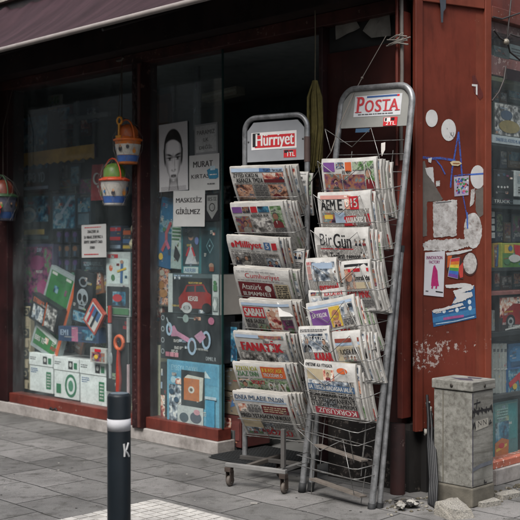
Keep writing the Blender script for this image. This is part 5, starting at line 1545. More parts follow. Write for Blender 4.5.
PW = max(v.x for v in pxs); PHt = max(v.y for v in pxs)
pn, pm = 96, 150
me = bpy.data.meshes.new('drawing')
me.from_pydata([(-PW + .004 + (2 * PW - .008) * i / pn, PHt - .004 - (PHt - .008) * j / pm, .0008) for j in range(pm + 1) for i in range(pn + 1)], [], [(j * (pn + 1) + i, (j + 1) * (pn + 1) + i, (j + 1) * (pn + 1) + i + 1, j * (pn + 1) + i + 1) for j in range(pm) for i in range(pn)])
ca = me.color_attributes.new('graphite', 'FLOAT_COLOR', 'POINT')
for j in range(pm + 1):
    for i in range(pn + 1):
        t = portrait_tone(i / pn, j / pm) ** 1.9 * .95
        ca.data[j * (pn + 1) + i].color = (t, t * .99, t, 1)
mt_, tt_, bb_ = new_mat('graphite')
at_ = N(tt_, 'ShaderNodeVertexColor'); at_.layer_name = 'graphite'
tt_.links.new(at_.outputs[0], bb_.inputs['Base Color']); bb_.inputs['Roughness'].default_value = .8
me.materials.append(mt_)
dr = bpy.data.objects.new('drawing', me); sc.collection.objects.link(dr); dr.parent = pw

sheet('notice', 'grey framed sign with three short dark lines high on the narrow window', FA, (194.5, 123.5, 217.5, 154.5), -.026, M('#77797a', .7, .12), [('R', .05, .05, .95, .93, INK('#8d8f8e')), ('T', 'PARAMIZ', .1, .2, .9, .34, DK, .02), ('T', 'LK', .4, .46, .62, .58, DK, .02), ('T', 'DEĞİL', .2, .68, .8, .83, DK, .02)], roll=1)
sheet('notice', 'white shop name sign with two bold lines and a blue patch', FA, (189, 154.5, 219, 190.5), -.022, NW, [('T', 'MURAT', .13, .17, .80, .34, DK, .035), ('T', 'KIRTASİYE', .07, .50, .97, .66, DK, .02), ('P', [(.60, .44), (.70, .40), (.97, .42), (.99, .66), (.9, .7), (.68, .69)], INK('#2d6f8c')), ('R', .72, .33, .88, .45, INK('#9db3bc')), ('L', .70, .55, .94, .6, 1, WH), ('L', .62, .8, .92, .86, 1, GY)])
sheet('notice', 'white notice with two bold capital lines lowest of the window sheets', FA, (173, 190.5, 204.5, 226.5), -.019, M('#a8a9a7', .8, .06), [('T', 'MASKESİZ', .08, .15, .92, .33, DK, .03), ('T', 'GİRİLMEZ', .08, .47, .87, .66, DK, .03)], roll=-1)
sheet('emblem_sticker', 'grey shield emblem sticker on black beside the bold lined notice', FA, (205, 193.5, 219, 221), -.026, C('#191b1e'), [('P', [(.12, .05), (.92, .05), (.92, .6), (.5, .95), (.12, .6)], INK('#6d706e')), ('G', .2, .12, .85, .26, K), ('O', .52, .5, .22, .16, .05, K)], 'sticker')

# --- narrow window
goods('dark_door', 'brown wooden board standing behind the portrait in the narrow window', 'board', FA, (148, 95, 170, 262), -0.45, 0.03, M('#3a2419', .6, .3), [('R', .1, .05, .9, .95, M('#4a2c1e', .6, .35))], gw2)
goods('hanging_rail', 'grey metal upright behind the sheets of the narrow window', 'rail', FA, (193, 66, 198, 130), -0.5, 0.03, C('#565d5f'), [], gw2)
goods('ceiling_lamp', 'unlit pale tube lamp inside the narrow window near the ceiling', 'lamp', FA, (201, 90, 236, 98), -0.8, 0.1, C('#8b8c80'), [('R', .02, .3, .98, .6, INK('#a5a698'))], gw2, roll=3)
goods('picture_book', 'blue tilted picture book with a pink and red chain on its cover', 'book', FA, (158, 198, 174, 268), -0.13, 0.03, C('#27557a'), [('R', .05, .04, .95, .5, P(6)), ('R', .1, .04, .9, .3, C('#2d668c')), ('S', [(.75, .35), (.55, .5), (.6, .62), (.4, .75)], .16, INK('#a44a50')), ('S', [(.6, .62), (.8, .7)], .16, INK('#b05a78')), ('E', .35, .85, .14, .05, YEL), ('E', .4, .45, .1, .03, GRN)], gw2, roll=-9)
goods('toy_pack', 'pale pack with a grey animal picture beside the blue tilted book', 'toy', FA, (171, 222, 182, 269), -0.12, 0.03, C('#8fa09c'), [('R', .08, .08, .9, .6, INK('#a8b4ac')), ('P', [(.3, .75), (.4, .5), (.6, .55), (.9, .7), (.7, .85)], K), ('L', .1, .1, .9, .4, 4, GRN)], gw2, roll=-3)
goods('doll_box', 'teal box with a window showing a doll in a white dress', 'doll', FA, (181, 226, 201, 275), -0.10, 0.08, C('#23646a'), [('R', .08, .03, .92, .82, C('#2b3a40')), ('P', [(.5, .35), (.2, .78), (.82, .78)], INK('#a9abae')), ('E', .5, .22, .13, .07, INK('#9a7460')), ('E', .5, .17, .16, .06, K), ('S', [(.42, .45), (.3, .6)], .08, RED), ('S', [(.58, .45), (.7, .6)], .08, RED), ('E', .82, .3, .1, .08, INK('#5f6fa0')), ('R', .15, .84, .9, .97, INK('#a5b3b0')), ('G', .2, .87, .85, .95, BLU)], gw2)
goods('electronics_box', 'dark teal box with a thin diamond mark at the glass edge', 'box', FA, (201, 219, 219, 275), -0.08, 0.10, C('#16333a'), [('S', [(.5, .35), (.3, .48), (.5, .61), (.7, .48), (.5, .35)], .03, INK('#5f8288')), ('E', .5, .48, .04, .02, INK('#7f9aa0')), ('R', .1, .05, .9, .2, INK('#1f464e')), ('E', .6, .84, .14, .05, INK('#8d6f5c')), ('R', .5, .86, .75, .94, INK('#80432f'))], gw2, side=C('#12262b'))
goods('pasta_bag', 'clear bag of brown pieces below the blue tilted book', 'bag', FA, (149, 264, 170, 306), -0.14, 0.07, C('#5e564a'), [('R', .03, .03, .97, .97, P(0)), ('E', .6, .5, .16, .1, INK('#8a6038')), ('E', .7, .7, .2, .1, INK('#9a7048')), ('E', .35, .3, .14, .1, INK('#8f8c80')), ('E', .65, .2, .12, .07, INK('#a09a8c'))], gw2)
goods('toy_pack', 'dull red pack in the lower corner by the braided post', 'toy', FA, (148, 300, 164, 342), -0.16, 0.08, C('#5a2c26'), [('R', .1, .1, .9, .4, P(2)), ('R', .2, .5, .8, .9, C('#6d4a3c'))], gw2)
goods('toy_car_box', 'open fronted box with a red toy car and a pale side', 'toy', FA, (167.5, 273.5, 218.5, 314), -0.05, 0.34, C('#2f383b'), [('R', .0, .0, .09, 1, INK('#a2a8a6')), ('R', .88, .0, 1.0, 1, INK('#a2a8a6')), ('R', .09, .0, .88, .1, C('#49575a')), ('L', .12, .02, .55, .08, 1, PBL),
  ('R', .1, .11, .87, .97, C('#1c2022')), ('P', [(.24, .88), (.22, .62), (.32, .45), (.38, .28), (.72, .25), (.80, .45), (.86, .5), (.86, .86)], C('#7e2320')), ('P', [(.40, .31), (.36, .46), (.54, .45), (.54, .3)], C('#20282c')), ('P', [(.57, .3), (.57, .45), (.76, .44), (.70, .28)], C('#262f33')), ('E', .39, .86, .105, .14, K), ('E', .78, .84, .09, .12, K), ('O', .39, .86, .105, .14, .04, INK('#a3a5a4')), ('E', .39, .86, .05, .07, INK('#8c8f8f')), ('G', .42, .56, .64, .68, WH), ('R', .89, .55, .99, .9, INK('#7d8482')), ('E', .94, .2, .03, .05, GRN), ('P', [(.94, .58), (.9, .74), (.94, .9), (.98, .74)], INK('#b2b5b3')), ('R', .91, .25, .98, .4, GRN)], gw2,
  side=M('#a8a39d', .7, .1))
goods('scooter_box', 'black box printed with a pink three wheeled scooter', 'toy', FA, (160, 314.5, 218.5, 361), -0.045, 0.16, C('#191d20'), [('R', .0, .0, .07, 1, C('#23282c')), ('O', .035, .1, .03, .06, .01, INK('#8f9496')), ('O', .035, .35, .03, .06, .01, INK('#8f9496')), ('O', .035, .6, .03, .06, .01, INK('#8f9496')), ('O', .035, .85, .03, .06, .01, INK('#8f9496')),
  ('S', [(.3, .07), (.7, .07)], .012, INK('#6f7a78')), ('E', .45, .08, .05, .09, INK('#7f8f8a')), ('E', .88, .1, .05, .08, INK('#a4627a')), ('S', [(.2, .36), (.6, .62)], .055, INK('#a8748c')), ('P', [(.15, .32), (.25, .25), (.35, .48), (.2, .5)], INK('#a8748c')), ('O', .16, .34, .055, .15, .03, INK('#8ea3b5')), ('O', .56, .68, .075, .19, .03, INK('#8ea3b5')), ('E', .56, .68, .045, .12, K), ('O', .80, .52, .075, .2, .03, INK('#8ea3b5')), ('P', [(.6, .45), (.72, .32), (.80, .45), (.70, .6)], INK('#a2788e')), ('S', [(.18, .3), (.12, .1)], .02, INK('#8f989c')),
  ('R', .10, .85, .17, .95, INK('#9c5f6c')), ('R', .18, .85, .25, .95, INK('#a9747e')), ('R', .26, .85, .33, .95, INK('#a9747e')), ('G', .8, .87, .97, .95, INK('#8f9496'))], gw2, side=C('#202225'))
goods('puzzle_box', 'light blue box picturing an orange rounded clock on black', 'toy', FA, (166.5, 362, 218.5, 433), -0.04, 0.05, C('#5b92a8'), [('R', .03, .02, .97, .3, C('#4f87a0')), ('G', .08, .06, .6, .14, INK('#7fa6b5')), ('E', .12, .28, .05, .05, INK('#9ab5bf')), ('E', .24, .28, .05, .05, INK('#9ab5bf')), ('P', [(.75, .1), (.68, .2), (.85, .2)], INK('#a9b8bb')), ('R', .04, .35, .3, .98, P(3)),
  ('R', .29, .12, .74, .63, C('#23292b')), ('P', [(.36, .22), (.42, .18), (.72, .20), (.70, .52), (.60, .56)], INK('#b5b3a8')), ('R', .345, .23, .645, .545, C('#a8602c')), ('E', .49, .39, .06, .05, INK('#b8b5ac')), ('E', .49, .39, .03, .025, C('#5a4a3a')),
  ('R', .22, .63, .72, .97, INK('#a9adab')), ('E', .35, .8, .09, .07, C('#3c4a52')), ('E', .58, .78, .11, .08, C('#4a4f5a')), ('E', .6, .7, .06, .04, INK('#b3848c')), ('L', .26, .9, .68, .95, 2, GY), ('E', .1, .45, .05, .04, C('#3a4e5c')), ('E', .2, .56, .05, .04, C('#3a4e5c')), ('R', .78, .5, .94, .95, C('#3f7a94')), ('R', .76, .45, .97, .49, C('#8fa3aa'))], gw2)
goods('tall_box', 'tall beige box with dark figures lowest beside the braided post', 'box', FA, (148, 345, 160, 428), -0.12, 0.12, C('#8c8a74'), [('P', [(.2, .5), (.4, .2), (.6, .5)], C('#39493f')), ('G', .1, .62, .9, .72, K), ('R', .1, .05, .9, .15, INK('#77836f')), ('E', .6, .35, .2, .07, C('#39493f'))], gw2)
goods('tall_box', 'narrow dark box with white lettering up its side beside the blue clock box', 'box', FA, (160.5, 362, 166, 428), -0.10, 0.10, C('#2a2c2d'), [('G', .1, .1, .95, .2, WH), ('G', .1, .3, .95, .4, PBL), ('R', .1, .5, .9, .9, P(2))], gw2)
# boxes piled inside the doorway
for (rect, z, base, lab, ops) in (
    ((221, 415, 241, 446), -0.16, '#4e2a28', 'dark red carton standing lowest inside the open doorway', [('R', .05, .1, .5, .9, P(2)), ('R', .55, .15, .95, .8, C('#5c3330'))]),
    ((221, 392, 240, 414), -0.16, '#6b6254', 'beige carton with a small blue mark upon the dark red carton', [('P', [(.6, .3), (.5, .7), (.75, .6)], BLU), ('L', .1, .2, .5, .5, 3, K)]),
    ((221, 368, 240, 391), -0.16, '#5d574b', 'plain beige carton topmost of the pile inside the doorway', [('L', .1, .5, .6, .8, 3, GY)]),
    ((221, 322, 239, 366), -0.16, '#1c2022', 'black plastic bundle on the cartons inside the doorway', [('R', .1, .1, .9, .9, P(6))])):
    goods('carton', lab, 'carton', FA, rect, z, 0.3, C(base), ops, 'cartons piled in the doorway')
m = MB(); q0 = at(FA, 228, 296, -.05)
icon = C('#2a2c2e')
for (a, b) in ((223, 287), (229, 288), (235, 289), (223, 297), (229, 298), (235, 299)):
    pass
# icons printed on the pale side of the toy car box
xr_ = at(FA, 218.5, 294, -.05)[0]
m = MB(); mm_ = C('#c0bbb4')
FS = FA @ basis((0, 0, -1), (0, 1, 0), (1, 0, 0), (xr_ + .003, 0, -.05))
for i in range(3):
    for j in range(2):
        cx, cy = .06 + .09 * i, q0[1] - .0 - .09 * j + .02
        m.rect(cx - .02, cy - .012, cx + .02, cy + .006, .0, icon, seg=1); m.rect(cx - .012, cy + .006, cx + .008, cy + .02, .0, icon, seg=1)
m.rect(.02, q0[1] + .1, .2, q0[1] + .104, 0, icon, seg=1)
tag(m.build('icon_print', world=FS), 'six small dark pictograms on the pale side of the toy car box', 'print')

# --- toys hung outside
def bucket(name, label, F, px, py, z, hp, c_top, c_body, c_mold, spade, seed):
    c = at(F, px, py, z)
    s_ = hp / 1050 * 8.3
    t_ = thing(name, label, 'toy bucket', F @ TR(c[0], c[1], z), 'beach toy buckets hung before the windows')
    Hb = s_ * .52; rt = s_ * .30; rb_ = s_ * .21
    m = MB(); m.lathe([(0, -s_ * .5), (rb_, -s_ * .5), (rb_ * 1.02, -s_ * .47), (rt, -s_ * .5 + Hb)], c_body, 28)
    m.build('bucket_body', t_)
    m = MB(); m.lathe([(rb_ * 1.04 + .002, -s_ * .45), (rb_ * 1.16 + .002, -s_ * .5 + Hb * .36)], printed(('#3a5a94', '#2c4a7a')[seed % 2]), 28); m.build('decal', t_)
    m = MB(); m.lathe([(rb_ * 1.16 + .0024, -s_ * .5 + Hb * .38), (rt * .97 + .0024, -s_ * .5 + Hb * .84)], printed(('#b0aca4', '#5a5a66')[seed % 2]), 28)
    rq = random.Random(int(px)); ns = 9
    for k in range(ns):                                                  # printed figures round the side
        a0 = 2 * math.pi * k / ns + rq.uniform(-.2, .2); rr0 = rt * 1.0 + .004; yy = -s_ * .5 + Hb * rq.uniform(.48, .72); q = rq.uniform(.010, .022)
        col = printed(rq.choice(['#b03a2c', '#c07a2c', '#3a6a94', '#4a7a3c', '#2a2a30']))
        for dd, sc_ in ((0, 1.0), (.016, .6)):
            vs_ = [((rr0 - .006 + dd * .0) * math.cos(a0 + q * sc_ / rr0 * math.cos(t)), yy + dd * 1.3 + q * sc_ * 1.2 * math.sin(t), (rr0 - .006) * math.sin(a0 + q * sc_ / rr0 * math.cos(t))) for t in [2 * math.pi * e / 10 for e in range(10)]]
            m.add(vs_, [tuple(range(9, -1, -1))], col if dd == 0 else printed('#b08a6a'))
    m.build('decal', t_)
    m = MB(); m.lathe([(rt, -s_ * .5 + Hb - .004), (rt * 1.1, -s_ * .5 + Hb), (rt * 1.12, -s_ * .5 + Hb + .012), (rt, -s_ * .5 + Hb + .016), (rt * .8, -s_ * .5 + Hb + .03), (0, -s_ * .5 + Hb + .04)], c_top, 28); m.build('rim', t_)
    m = MB(); m.lathe([(rt * .8, -s_ * .5 + Hb + .03), (rt * .78, s_ * .26), (rt * .55, s_ * .36), (rt * .2, s_ * .4), (0, s_ * .4)], c_mold, 20); m.build('sand_mould', t_)
    m = MB(); m.tube([(rt * math.cos(a), s_ * .05 + rt * 1.5 * math.sin(a), rt * .2) for a in [R(-5 + 19 * k) for k in range(11)]], .006, c_top, 8); m.build('handle', t_)
    if spade:
        m = MB(); m.tube([(0.005, s_ * .12, rt * .9), (.0, s_ * .4, rt * .85)], .008, spade, 8)
        m.tube([(.03 * math.cos(a), s_ * .46 + .03 * math.sin(a), rt * .8) for a in [R(45 * k) for k in range(9)]], .008, spade, 8)
        m.box(-.03, .03, s_ * -.02, s_ * .13, rt * .9 - .004, rt * .9 + .004, spade); m.build('spade', t_)
    m = MB()
    for k in range(12):                                                  # net around it
        a0 = 2 * math.pi * k / 12
        m.tube([(0, s_ * .52, 0)] + [(rt * 1.16 * math.cos(a0 + .5 * q * (1 if k % 2 else -1)) * f, yy * s_, rt * 1.16 * math.sin(a0 + .5 * q * (1 if k % 2 else -1)) * f) for q, (yy, f) in enumerate(((.33, .75), (.1, 1.02), (-.2, .95), (-.5, .74)))],   .0009, M('#7a7670', .5), 4, False)
    m.build('net', t_)
    return t_, c, s_
ORG = M('#c8662a', .35); YO = M('#c88a2c', .35)
b1 = bucket('toy_bucket', 'orange toy bucket with a yellow spade, upper of the pair hung together', FA, 128, 142, .13, 44, ORG, M('#b5652c', .35), M('#a8562a', .4), YO, 4)
b2 = bucket('toy_bucket', 'white toy bucket under a green mould and orange rim, lower of the pair', FA, 114.5, 182, .15, 47, M('#c04a2c', .35), M('#b0aeaa', .4), M('#5a7a34', .4), None, 4)
b3 = bucket('toy_bucket', 'dark toy bucket with a coral star shaped mould, cut by the picture edge', FA, 3, 198, .13, 52, C('#3a5a3c', .4), C('#4a4a58'), C('#7a3a2c', .4), None, 3)
m = MB()
for k in range(5):
    a = R(90 + 72 * k); m.tube([(0, 0, 0), (.055 * math.cos(a), .055 * math.sin(a), 0)], [.034, .018], M('#b8473a', .4), 8)
m.build('star_mould', b3[0]).location = (.06, -.10, .10)
hk = at(FA, 122, 60, .12)
m = MB(); chm = C('#3b332c', .6)
m.tube([(hk[0], hk[1] + .03, .12), (hk[0] + .01, b1[1][1] + .2, .13), (b1[1][0], b1[1][1] + b1[2] * .5, .13)], .005, chm, 6)
m.tube([(hk[0], hk[1] + .02, .12), (b2[1][0] + .03, b1[1][1], .15), (b2[1][0], b2[1][1] + b2[2] * .5, .15)], .003, chm, 6)
m.tube([(hk[0] - .09, hk[1] + .01, .10), (hk[0] - .0, hk[1] + .0, .12), (hk[0] + .02, hk[1] + .02, .12)], .012, chm, 6)
tag(m.build('hook_cord', world=FA), 'dark cord and hook under the beam from which the bucket pair hangs', 'cord')
hx = at(FA, 3, 100, .13)
m = MB(); m.tube([(b3[1][0], 2.975, .03), (b3[1][0], 2.6, .13), (b3[1][0], b3[1][1] + b3[2] * .5, .13)], .004, chm, 6)
tag(m.build('hook_cord', world=FA), 'thin dark cord holding the dark bucket at the picture edge', 'cord')

# --- dim shelving inside the shop
r5 = random.Random(5)
for k, x in enumerate((-4.4, -3.4, -2.4, -1.5)):
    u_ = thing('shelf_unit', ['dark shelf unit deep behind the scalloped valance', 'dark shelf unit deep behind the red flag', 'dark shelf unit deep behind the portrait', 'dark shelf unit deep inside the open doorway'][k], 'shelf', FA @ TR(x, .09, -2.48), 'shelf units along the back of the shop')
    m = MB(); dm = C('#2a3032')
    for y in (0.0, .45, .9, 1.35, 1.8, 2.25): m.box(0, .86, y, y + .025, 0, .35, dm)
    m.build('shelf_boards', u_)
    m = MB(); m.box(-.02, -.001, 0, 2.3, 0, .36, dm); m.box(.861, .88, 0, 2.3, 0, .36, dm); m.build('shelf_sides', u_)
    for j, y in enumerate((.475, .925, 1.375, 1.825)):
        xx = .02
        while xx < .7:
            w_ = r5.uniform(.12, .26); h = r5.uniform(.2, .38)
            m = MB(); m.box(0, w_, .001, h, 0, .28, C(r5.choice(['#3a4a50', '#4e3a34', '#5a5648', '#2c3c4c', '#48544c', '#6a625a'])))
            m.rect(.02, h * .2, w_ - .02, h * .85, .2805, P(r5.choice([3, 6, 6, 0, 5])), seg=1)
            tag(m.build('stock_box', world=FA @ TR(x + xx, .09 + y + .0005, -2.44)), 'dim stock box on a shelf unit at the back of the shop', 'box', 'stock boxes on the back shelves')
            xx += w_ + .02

# --- side window goods
gs = 'goods in the side window'
# more small stock hung in the dim upper part and in the gaps of the wide window
r6 = random.Random(16)
for k in range(34):
    if k < 16: cx, cy, z = r6.uniform(52, 104), r6.uniform(100, 195), r6.uniform(-.75, -.45)
    elif k < 24: cx, cy, z = r6.uniform(84, 106), r6.uniform(276, 345), r6.uniform(-.22, -.15)
    else: cx, cy, z = r6.uniform(52, 84), r6.uniform(278, 350), r6.uniform(-.34, -.26)
    w2, h2 = r6.uniform(4, 8), r6.uniform(6, 13)
    goods('toy_pack', ['small dim toy pack hung in the upper part of the wide window', 'small toy pack wedged in the gaps of the wide window pile'][k >= 16], 'toy', FA, (cx - w2, cy - h2, cx + w2, cy + h2), z, .03, C(r6.choice(['#3a4c5c', '#5c3a34', '#6a6456', '#2c4448', '#7a4a2c', '#8a8a84', '#4a3a5c'])), [('R', .08, .08, .92, .6, P(r6.randrange(8))), ('G', .1, .66, .9, .8, r6.choice([WH, YEL, RED, PBL])), ('L', .1, .84, .9, .96, 2, GY)], ['small packs hung in the wide window', 'small packs wedged in the window pile'][k >= 16], roll=r6.uniform(-25, 25) if k >= 16 else r6.uniform(-3, 3))
# crowded shelves in the side window
for k, (x0p, x1p, y0p, y1p) in enumerate(((494, 499, 89, 103), (500, 507, 92, 103), (508, 522, 88, 103), (496, 503, 212, 242), (504, 511, 222, 242), (512, 524, 214, 242), (494, 500, 272, 290), (501, 512, 276, 290), (513, 524, 272, 290), (500, 507, 150, 168), (508, 522, 148, 168))):
    goods('toy_pack', ['slim dim pack above the dark photograph box', 'low dim pack above the dark photograph box', 'broad dim pack above the dark photograph box', 'tall pack on the shelf over the cartoon books', 'short pack on the shelf over the cartoon books', 'broad pack on the shelf over the cartoon books', 'narrow pack on the shelf over the red racing car', 'low pack on the shelf over the red racing car', 'broad pack on the shelf over the red racing car', 'narrow pack over the boxed radio', 'broad pack over the boxed radio'][k], 'toy', FB, (x0p, y0p, x1p, y1p), -.2, .15, C(['#4a5a66', '#5a4038', '#33484c', '#2f3f52', '#6a5a48', '#3a3f4a'][k % 6]), [('R', .06, .06, .94, .65, P((k * 3) % 8)), ('G', .1, .7, .9, .82, WH)], gs)
sx = lambda *a: a
goods('photo_box', 'box with a dark photograph and a yellowish patch over the white lettered strip', 'box', FB, (494, 104, 524, 137), -.10, .2, C('#3a3e3a'), [('R', .02, .02, .98, .98, P(5)), ('E', .5, .7, .35, .2, INK('#857444')), ('E', .4, .35, .2, .15, INK('#3c4c60'))], gs)
goods('price_strip', 'white strip with blurred blue lettering along the side window shelf', 'sign', FB, (492.5, 136.5, 524, 144.5), -.045, .01, C('#a9b0b3'), [('G', .1, .3, .9, .75, BLU)], gs)
goods('radio_box', 'dark boxed radio with a row of pale buttons in the side window', 'box', FB, (494, 170, 514, 199), -.09, .2, C('#15191c'), [('L', .1, .1, .6, .14, 1, GY), ('E', .2, .6, .05, .04, WH), ('E', .35, .6, .05, .04, WH), ('E', .5, .6, .05, .04, WH), ('E', .65, .58, .05, .04, WH), ('L', .1, .75, .9, .8, 1, GY)], gs)
goods('white_carton', 'white carton with small dark printing beside the boxed radio', 'box', FB, (515, 171, 528, 197), -.08, .2, C('#a3a7a6'), [('R', .15, .2, .9, .5, INK('#7f878a')), ('L', .2, .6, .9, .9, 3, K)], gs)
goods('truck_box', 'dark box strip lettered for a toy vehicle beneath the boxed radio', 'box', FB, (492.5, 198.5, 526, 205), -.045, .03, C('#202629'), [('T', 'TRUCK', .04, .22, .52, .8, WH, .03), ('R', .6, .1, .98, .9, INK('#6f7778'))], gs)
for k in range(4):
    goods('paper_cup', ['white cup end topmost in the column beside the corner panel', 'white cup end second in the column beside the corner panel', 'white cup end third in the column beside the corner panel', 'white cup end lowest in the column beside the corner panel'][k], 'cup', FB, (492.2, 211.5 + k * 7, 495, 217 + k * 7), -.10, .05, C('#a9aaa6'), [], 'white cup ends in a column')
goods('activity_book', 'yellow book with a red pattern standing in the side window', 'book', FB, (493.5, 243, 503, 268), -.12, .03, C('#9a7a28'), [('R', .05, .05, .5, .95, P(4)), ('E', .6, .35, .3, .2, ORA), ('S', [(.2, .9), (.5, .1)], .2, INK('#375c8a'))], gs, roll=3)
goods('activity_book', 'book with a green and red cartoon cover standing in the side window', 'book', FB, (502, 243, 524, 268), -.09, .03, C('#8a8f40'), [('R', .02, .4, .98, .98, C('#4f7a3c')), ('R', .1, .05, .5, .4, YEL), ('P', [(.5, .05), (.98, .1), (.98, .5), (.6, .55)], RED), ('E', .55, .62, .28, .16, WH), ('E', .2, .75, .14, .12, GRN), ('E', .35, .2, .1, .1, BLU)], gs)
goods('toy_car_box', 'box with a bright red toy racing car in the side window', 'toy', FB, (499, 296, 528, 331), -.07, .2, C('#2a2526'), [('R', .02, .02, .98, .6, P(2)), ('P', [(.1, .8), (.15, .45), (.5, .2), (.98, .25), (.98, .85)], C('#84201f')), ('E', .38, .72, .16, .2, K), ('O', .38, .72, .1, .12, .04, INK('#8d8f8f')), ('S', [(.2, .95), (.9, .85)], .03, WH), ('G', .3, .84, .98, .95, WH)], gs)
goods('white_carton', 'greyish carton standing between the panel and the red racing car box', 'box', FB, (492.5, 310, 499, 331), -.10, .2, C('#8e8f8c'), [('R', .1, .1, .9, .4, INK('#6a6c6a'))], gs)
for k in range(4):
    a = 492.6 + k * 3.7
    goods('file_box', ['pale grey file box nearest the corner panel', 'pale grey file box second from the corner panel', 'pale grey file box third from the corner panel', 'pale grey file box next to the blue pack'][k], 'file', FB, (a, 343.5, a + 3.4, 393.5), -.09, .2, C('#8f918c'), [('R', .1, .1, .9, .16, GY), ('R', .05, .5, .95, .52, WH)], 'pale file boxes in a row')
goods('blue_pack', 'bright blue pack lying above the red and blue one', 'pack', FB, (508.5, 343, 530, 367), -.10, .18, C('#23567c'), [('E', .4, .5, .4, .4, C('#2c6a94')), ('R', .1, .75, .9, .95, C('#1a4464'))], gs)
goods('blue_pack', 'blue pack printed with red figures lowest on its shelf', 'pack', FB, (507.5, 367.5, 530, 393.5), -.08, .18, C('#234a70'), [('R', .03, .03, .97, .97, P(6)), ('S', [(.1, .6), (.5, .3), (.6, .7), (.95, .4)], .14, RED), ('E', .3, .7, .1, .12, YEL)], gs)
goods('picture_box', 'teal picture box with an orange animal near the pavement', 'box', FB, (493.5, 401, 518, 457), -.08, .2, C('#3a6a6c'), [('R', .05, .03, .95, .35, C('#5a7f78')), ('R', .6, .05, .95, .7, C('#2f7476')), ('R', .05, .35, .6, .7, P(6)), ('P', [(.03, .72), (.3, .64), (.6, .7), (.58, .95), (.03, .97)], C('#a05a24')), ('S', [(.1, .85), (.5, .78)], .06, YEL), ('E', .3, .78, .12, .05, RED), ('L', .1, .1, .55, .3, 4, INK('#7fa09a'))], gs)
goods('meter_box', 'grey green electric meter box high in the side window', 'meter', FB, (494, 47, 509, 58), -.05, .1, C('#3d4644'), [('R', .1, .2, .6, .8, C('#2a3030')), ('E', .75, .5, .1, .2, GY), ('R', .2, .3, .4, .5, C('#6d4a3a'))], gs)
goods('white_card', 'pale grey card beside the electric meter box', 'card', FB, (510, 45, 522, 60), -.08, .02, C('#7d8988'), [('L', .1, .2, .9, .8, 3, GY)], gs)
m = MB(); cb = C('#26201e', .6)
def fbp(px, py, z): return (*at(FB, px, py, z), z)
for pth in ([(493, 17), (502, 19), (508, 17), (520, 13), (526, 12)], [(494, 30), (500, 38), (505, 41), (510, 34), (518, 37), (526, 36)], [(511, 0), (509, 20), (507, 40), (510, 52), (520, 60), (526, 61)], [(492, 101), (499, 92), (504, 80), (506, 66)]):
    m.tube([fbp(a, b, .035) for a, b in pth], .006, cb, 6)
m.ball(fbp(506, 42, .04), .022, C('#6d675c'), 6)
tag(m.build('cable', world=FB), 'tangle of dark cables strung across the top of the side window', 'cables')
m = MB(); p_ = at(FB, 516, 75, .01)
m.box(p_[0] - .06, p_[0] + .15, p_[1] - .03, p_[1] + .04, -.04, -.02, C('#30282a')); tag(m.build('label_holder', world=FB), 'dark plate fixed on the pink shelf of the side window', 'plate')

# ================================================================== stickers, posters and torn paper on the corner panel
PZ = -0.0095
def flat(name, label, cat, lst, z, mt, extra=None, group=None):
    c = pts(FP, z, lst)
    ox = min(p[0] for p in c); oy = min(p[1] for p in c)
    m = MB(); m.T = TR(-ox, -oy, -z)
    m.prism(c, z - .0012, z, mt)
    if extra: extra(m)
    return tag(m.build(name, world=FP @ TR(ox, oy, z)), label, cat, group)
def ell(cx, cy, rx, ry, n=20, jag=0.0, rr=None):
    rr = rr or random.Random(int(cx * 10))
    return [(cx + rx * (1 + rr.uniform(-jag, jag)) * math.cos(2 * math.pi * k / n), cy + ry * (1 + rr.uniform(-jag, jag)) * math.sin(2 * math.pi * k / n)) for k in range(n)]
def jag(lst, amp=1.2, per=4.0, seed=1):
    per *= .45; amp *= .75
    rr = random.Random(seed); out = []
    for i in range(len(lst)):
        a, b = lst[i], lst[(i + 1) % len(lst)]
        d = math.hypot(b[0] - a[0], b[1] - a[1]); n = max(1, int(d / per))
        for k in range(n):
            out.append((a[0] + (b[0] - a[0]) * k / n + rr.uniform(-amp, amp), a[1] + (b[1] - a[1]) * k / n + rr.uniform(-amp, amp)))
    return out
SW = M('#a5a4a3', .7, .12, scale=14); TW = old_paper(); CEM = M('#534e49', .9, .22, scale=12, bmp=.4)
st_g = 'round white stickers on the corner panel'
flat('sticker', 'small clean white round sticker highest on the red corner panel', 'sticker', ell(431.8, 118.3, 6, 8.8, jag=.02), PZ, SW, group=st_g)
def marks(m):
    rr = random.Random(2)
    for k in range(7):
        a = (449 + rr.uniform(-2, 5), 131 + rr.uniform(-2, 7)); b = (a[0] + rr.uniform(-2.5, 2.5), a[1] + rr.uniform(-3, 3))
        m.stroke(pts(FP, PZ, [a, b]), .004, PZ + .0006, GY)
flat('sticker', 'larger white round sticker with faint grey scribbles below the small clean one', 'sticker', ell(448.7, 130, 7.3, 11), PZ, SW, marks, group=st_g)
flat('sticker', 'white round sticker crossed by a blue spray line', 'sticker', ell(477.8, 177, 7.3, 11.8), PZ, SW, lambda m: m.stroke(pts(FP, PZ, [(471, 174.5), (485, 173.5)]), .011, PZ + .0006, INK('#3c5a9a')), group=st_g)
flat('sticker', 'tall worn white oval sticker at the edge of the torn paper', 'sticker', jag(ell(473, 230.5, 9, 18, 24), .5, 3, 4), PZ, TW, lambda m: m.stroke(pts(FP, PZ, [(467, 213), (467.5, 228)]), .012, PZ + .0006, INK('#3c5a9a')), group=st_g)
flat('sticker', 'worn white round sticker within a dark ring above the blue poster', 'sticker', ell(470, 264, 7.8, 12), PZ, C('#3a2422'), lambda m: m.poly(pts(FP, PZ, jag(ell(470, 263.5, 6.8, 10.6, 22), .4, 3, 6)), PZ + .0008, TW), group=st_g)
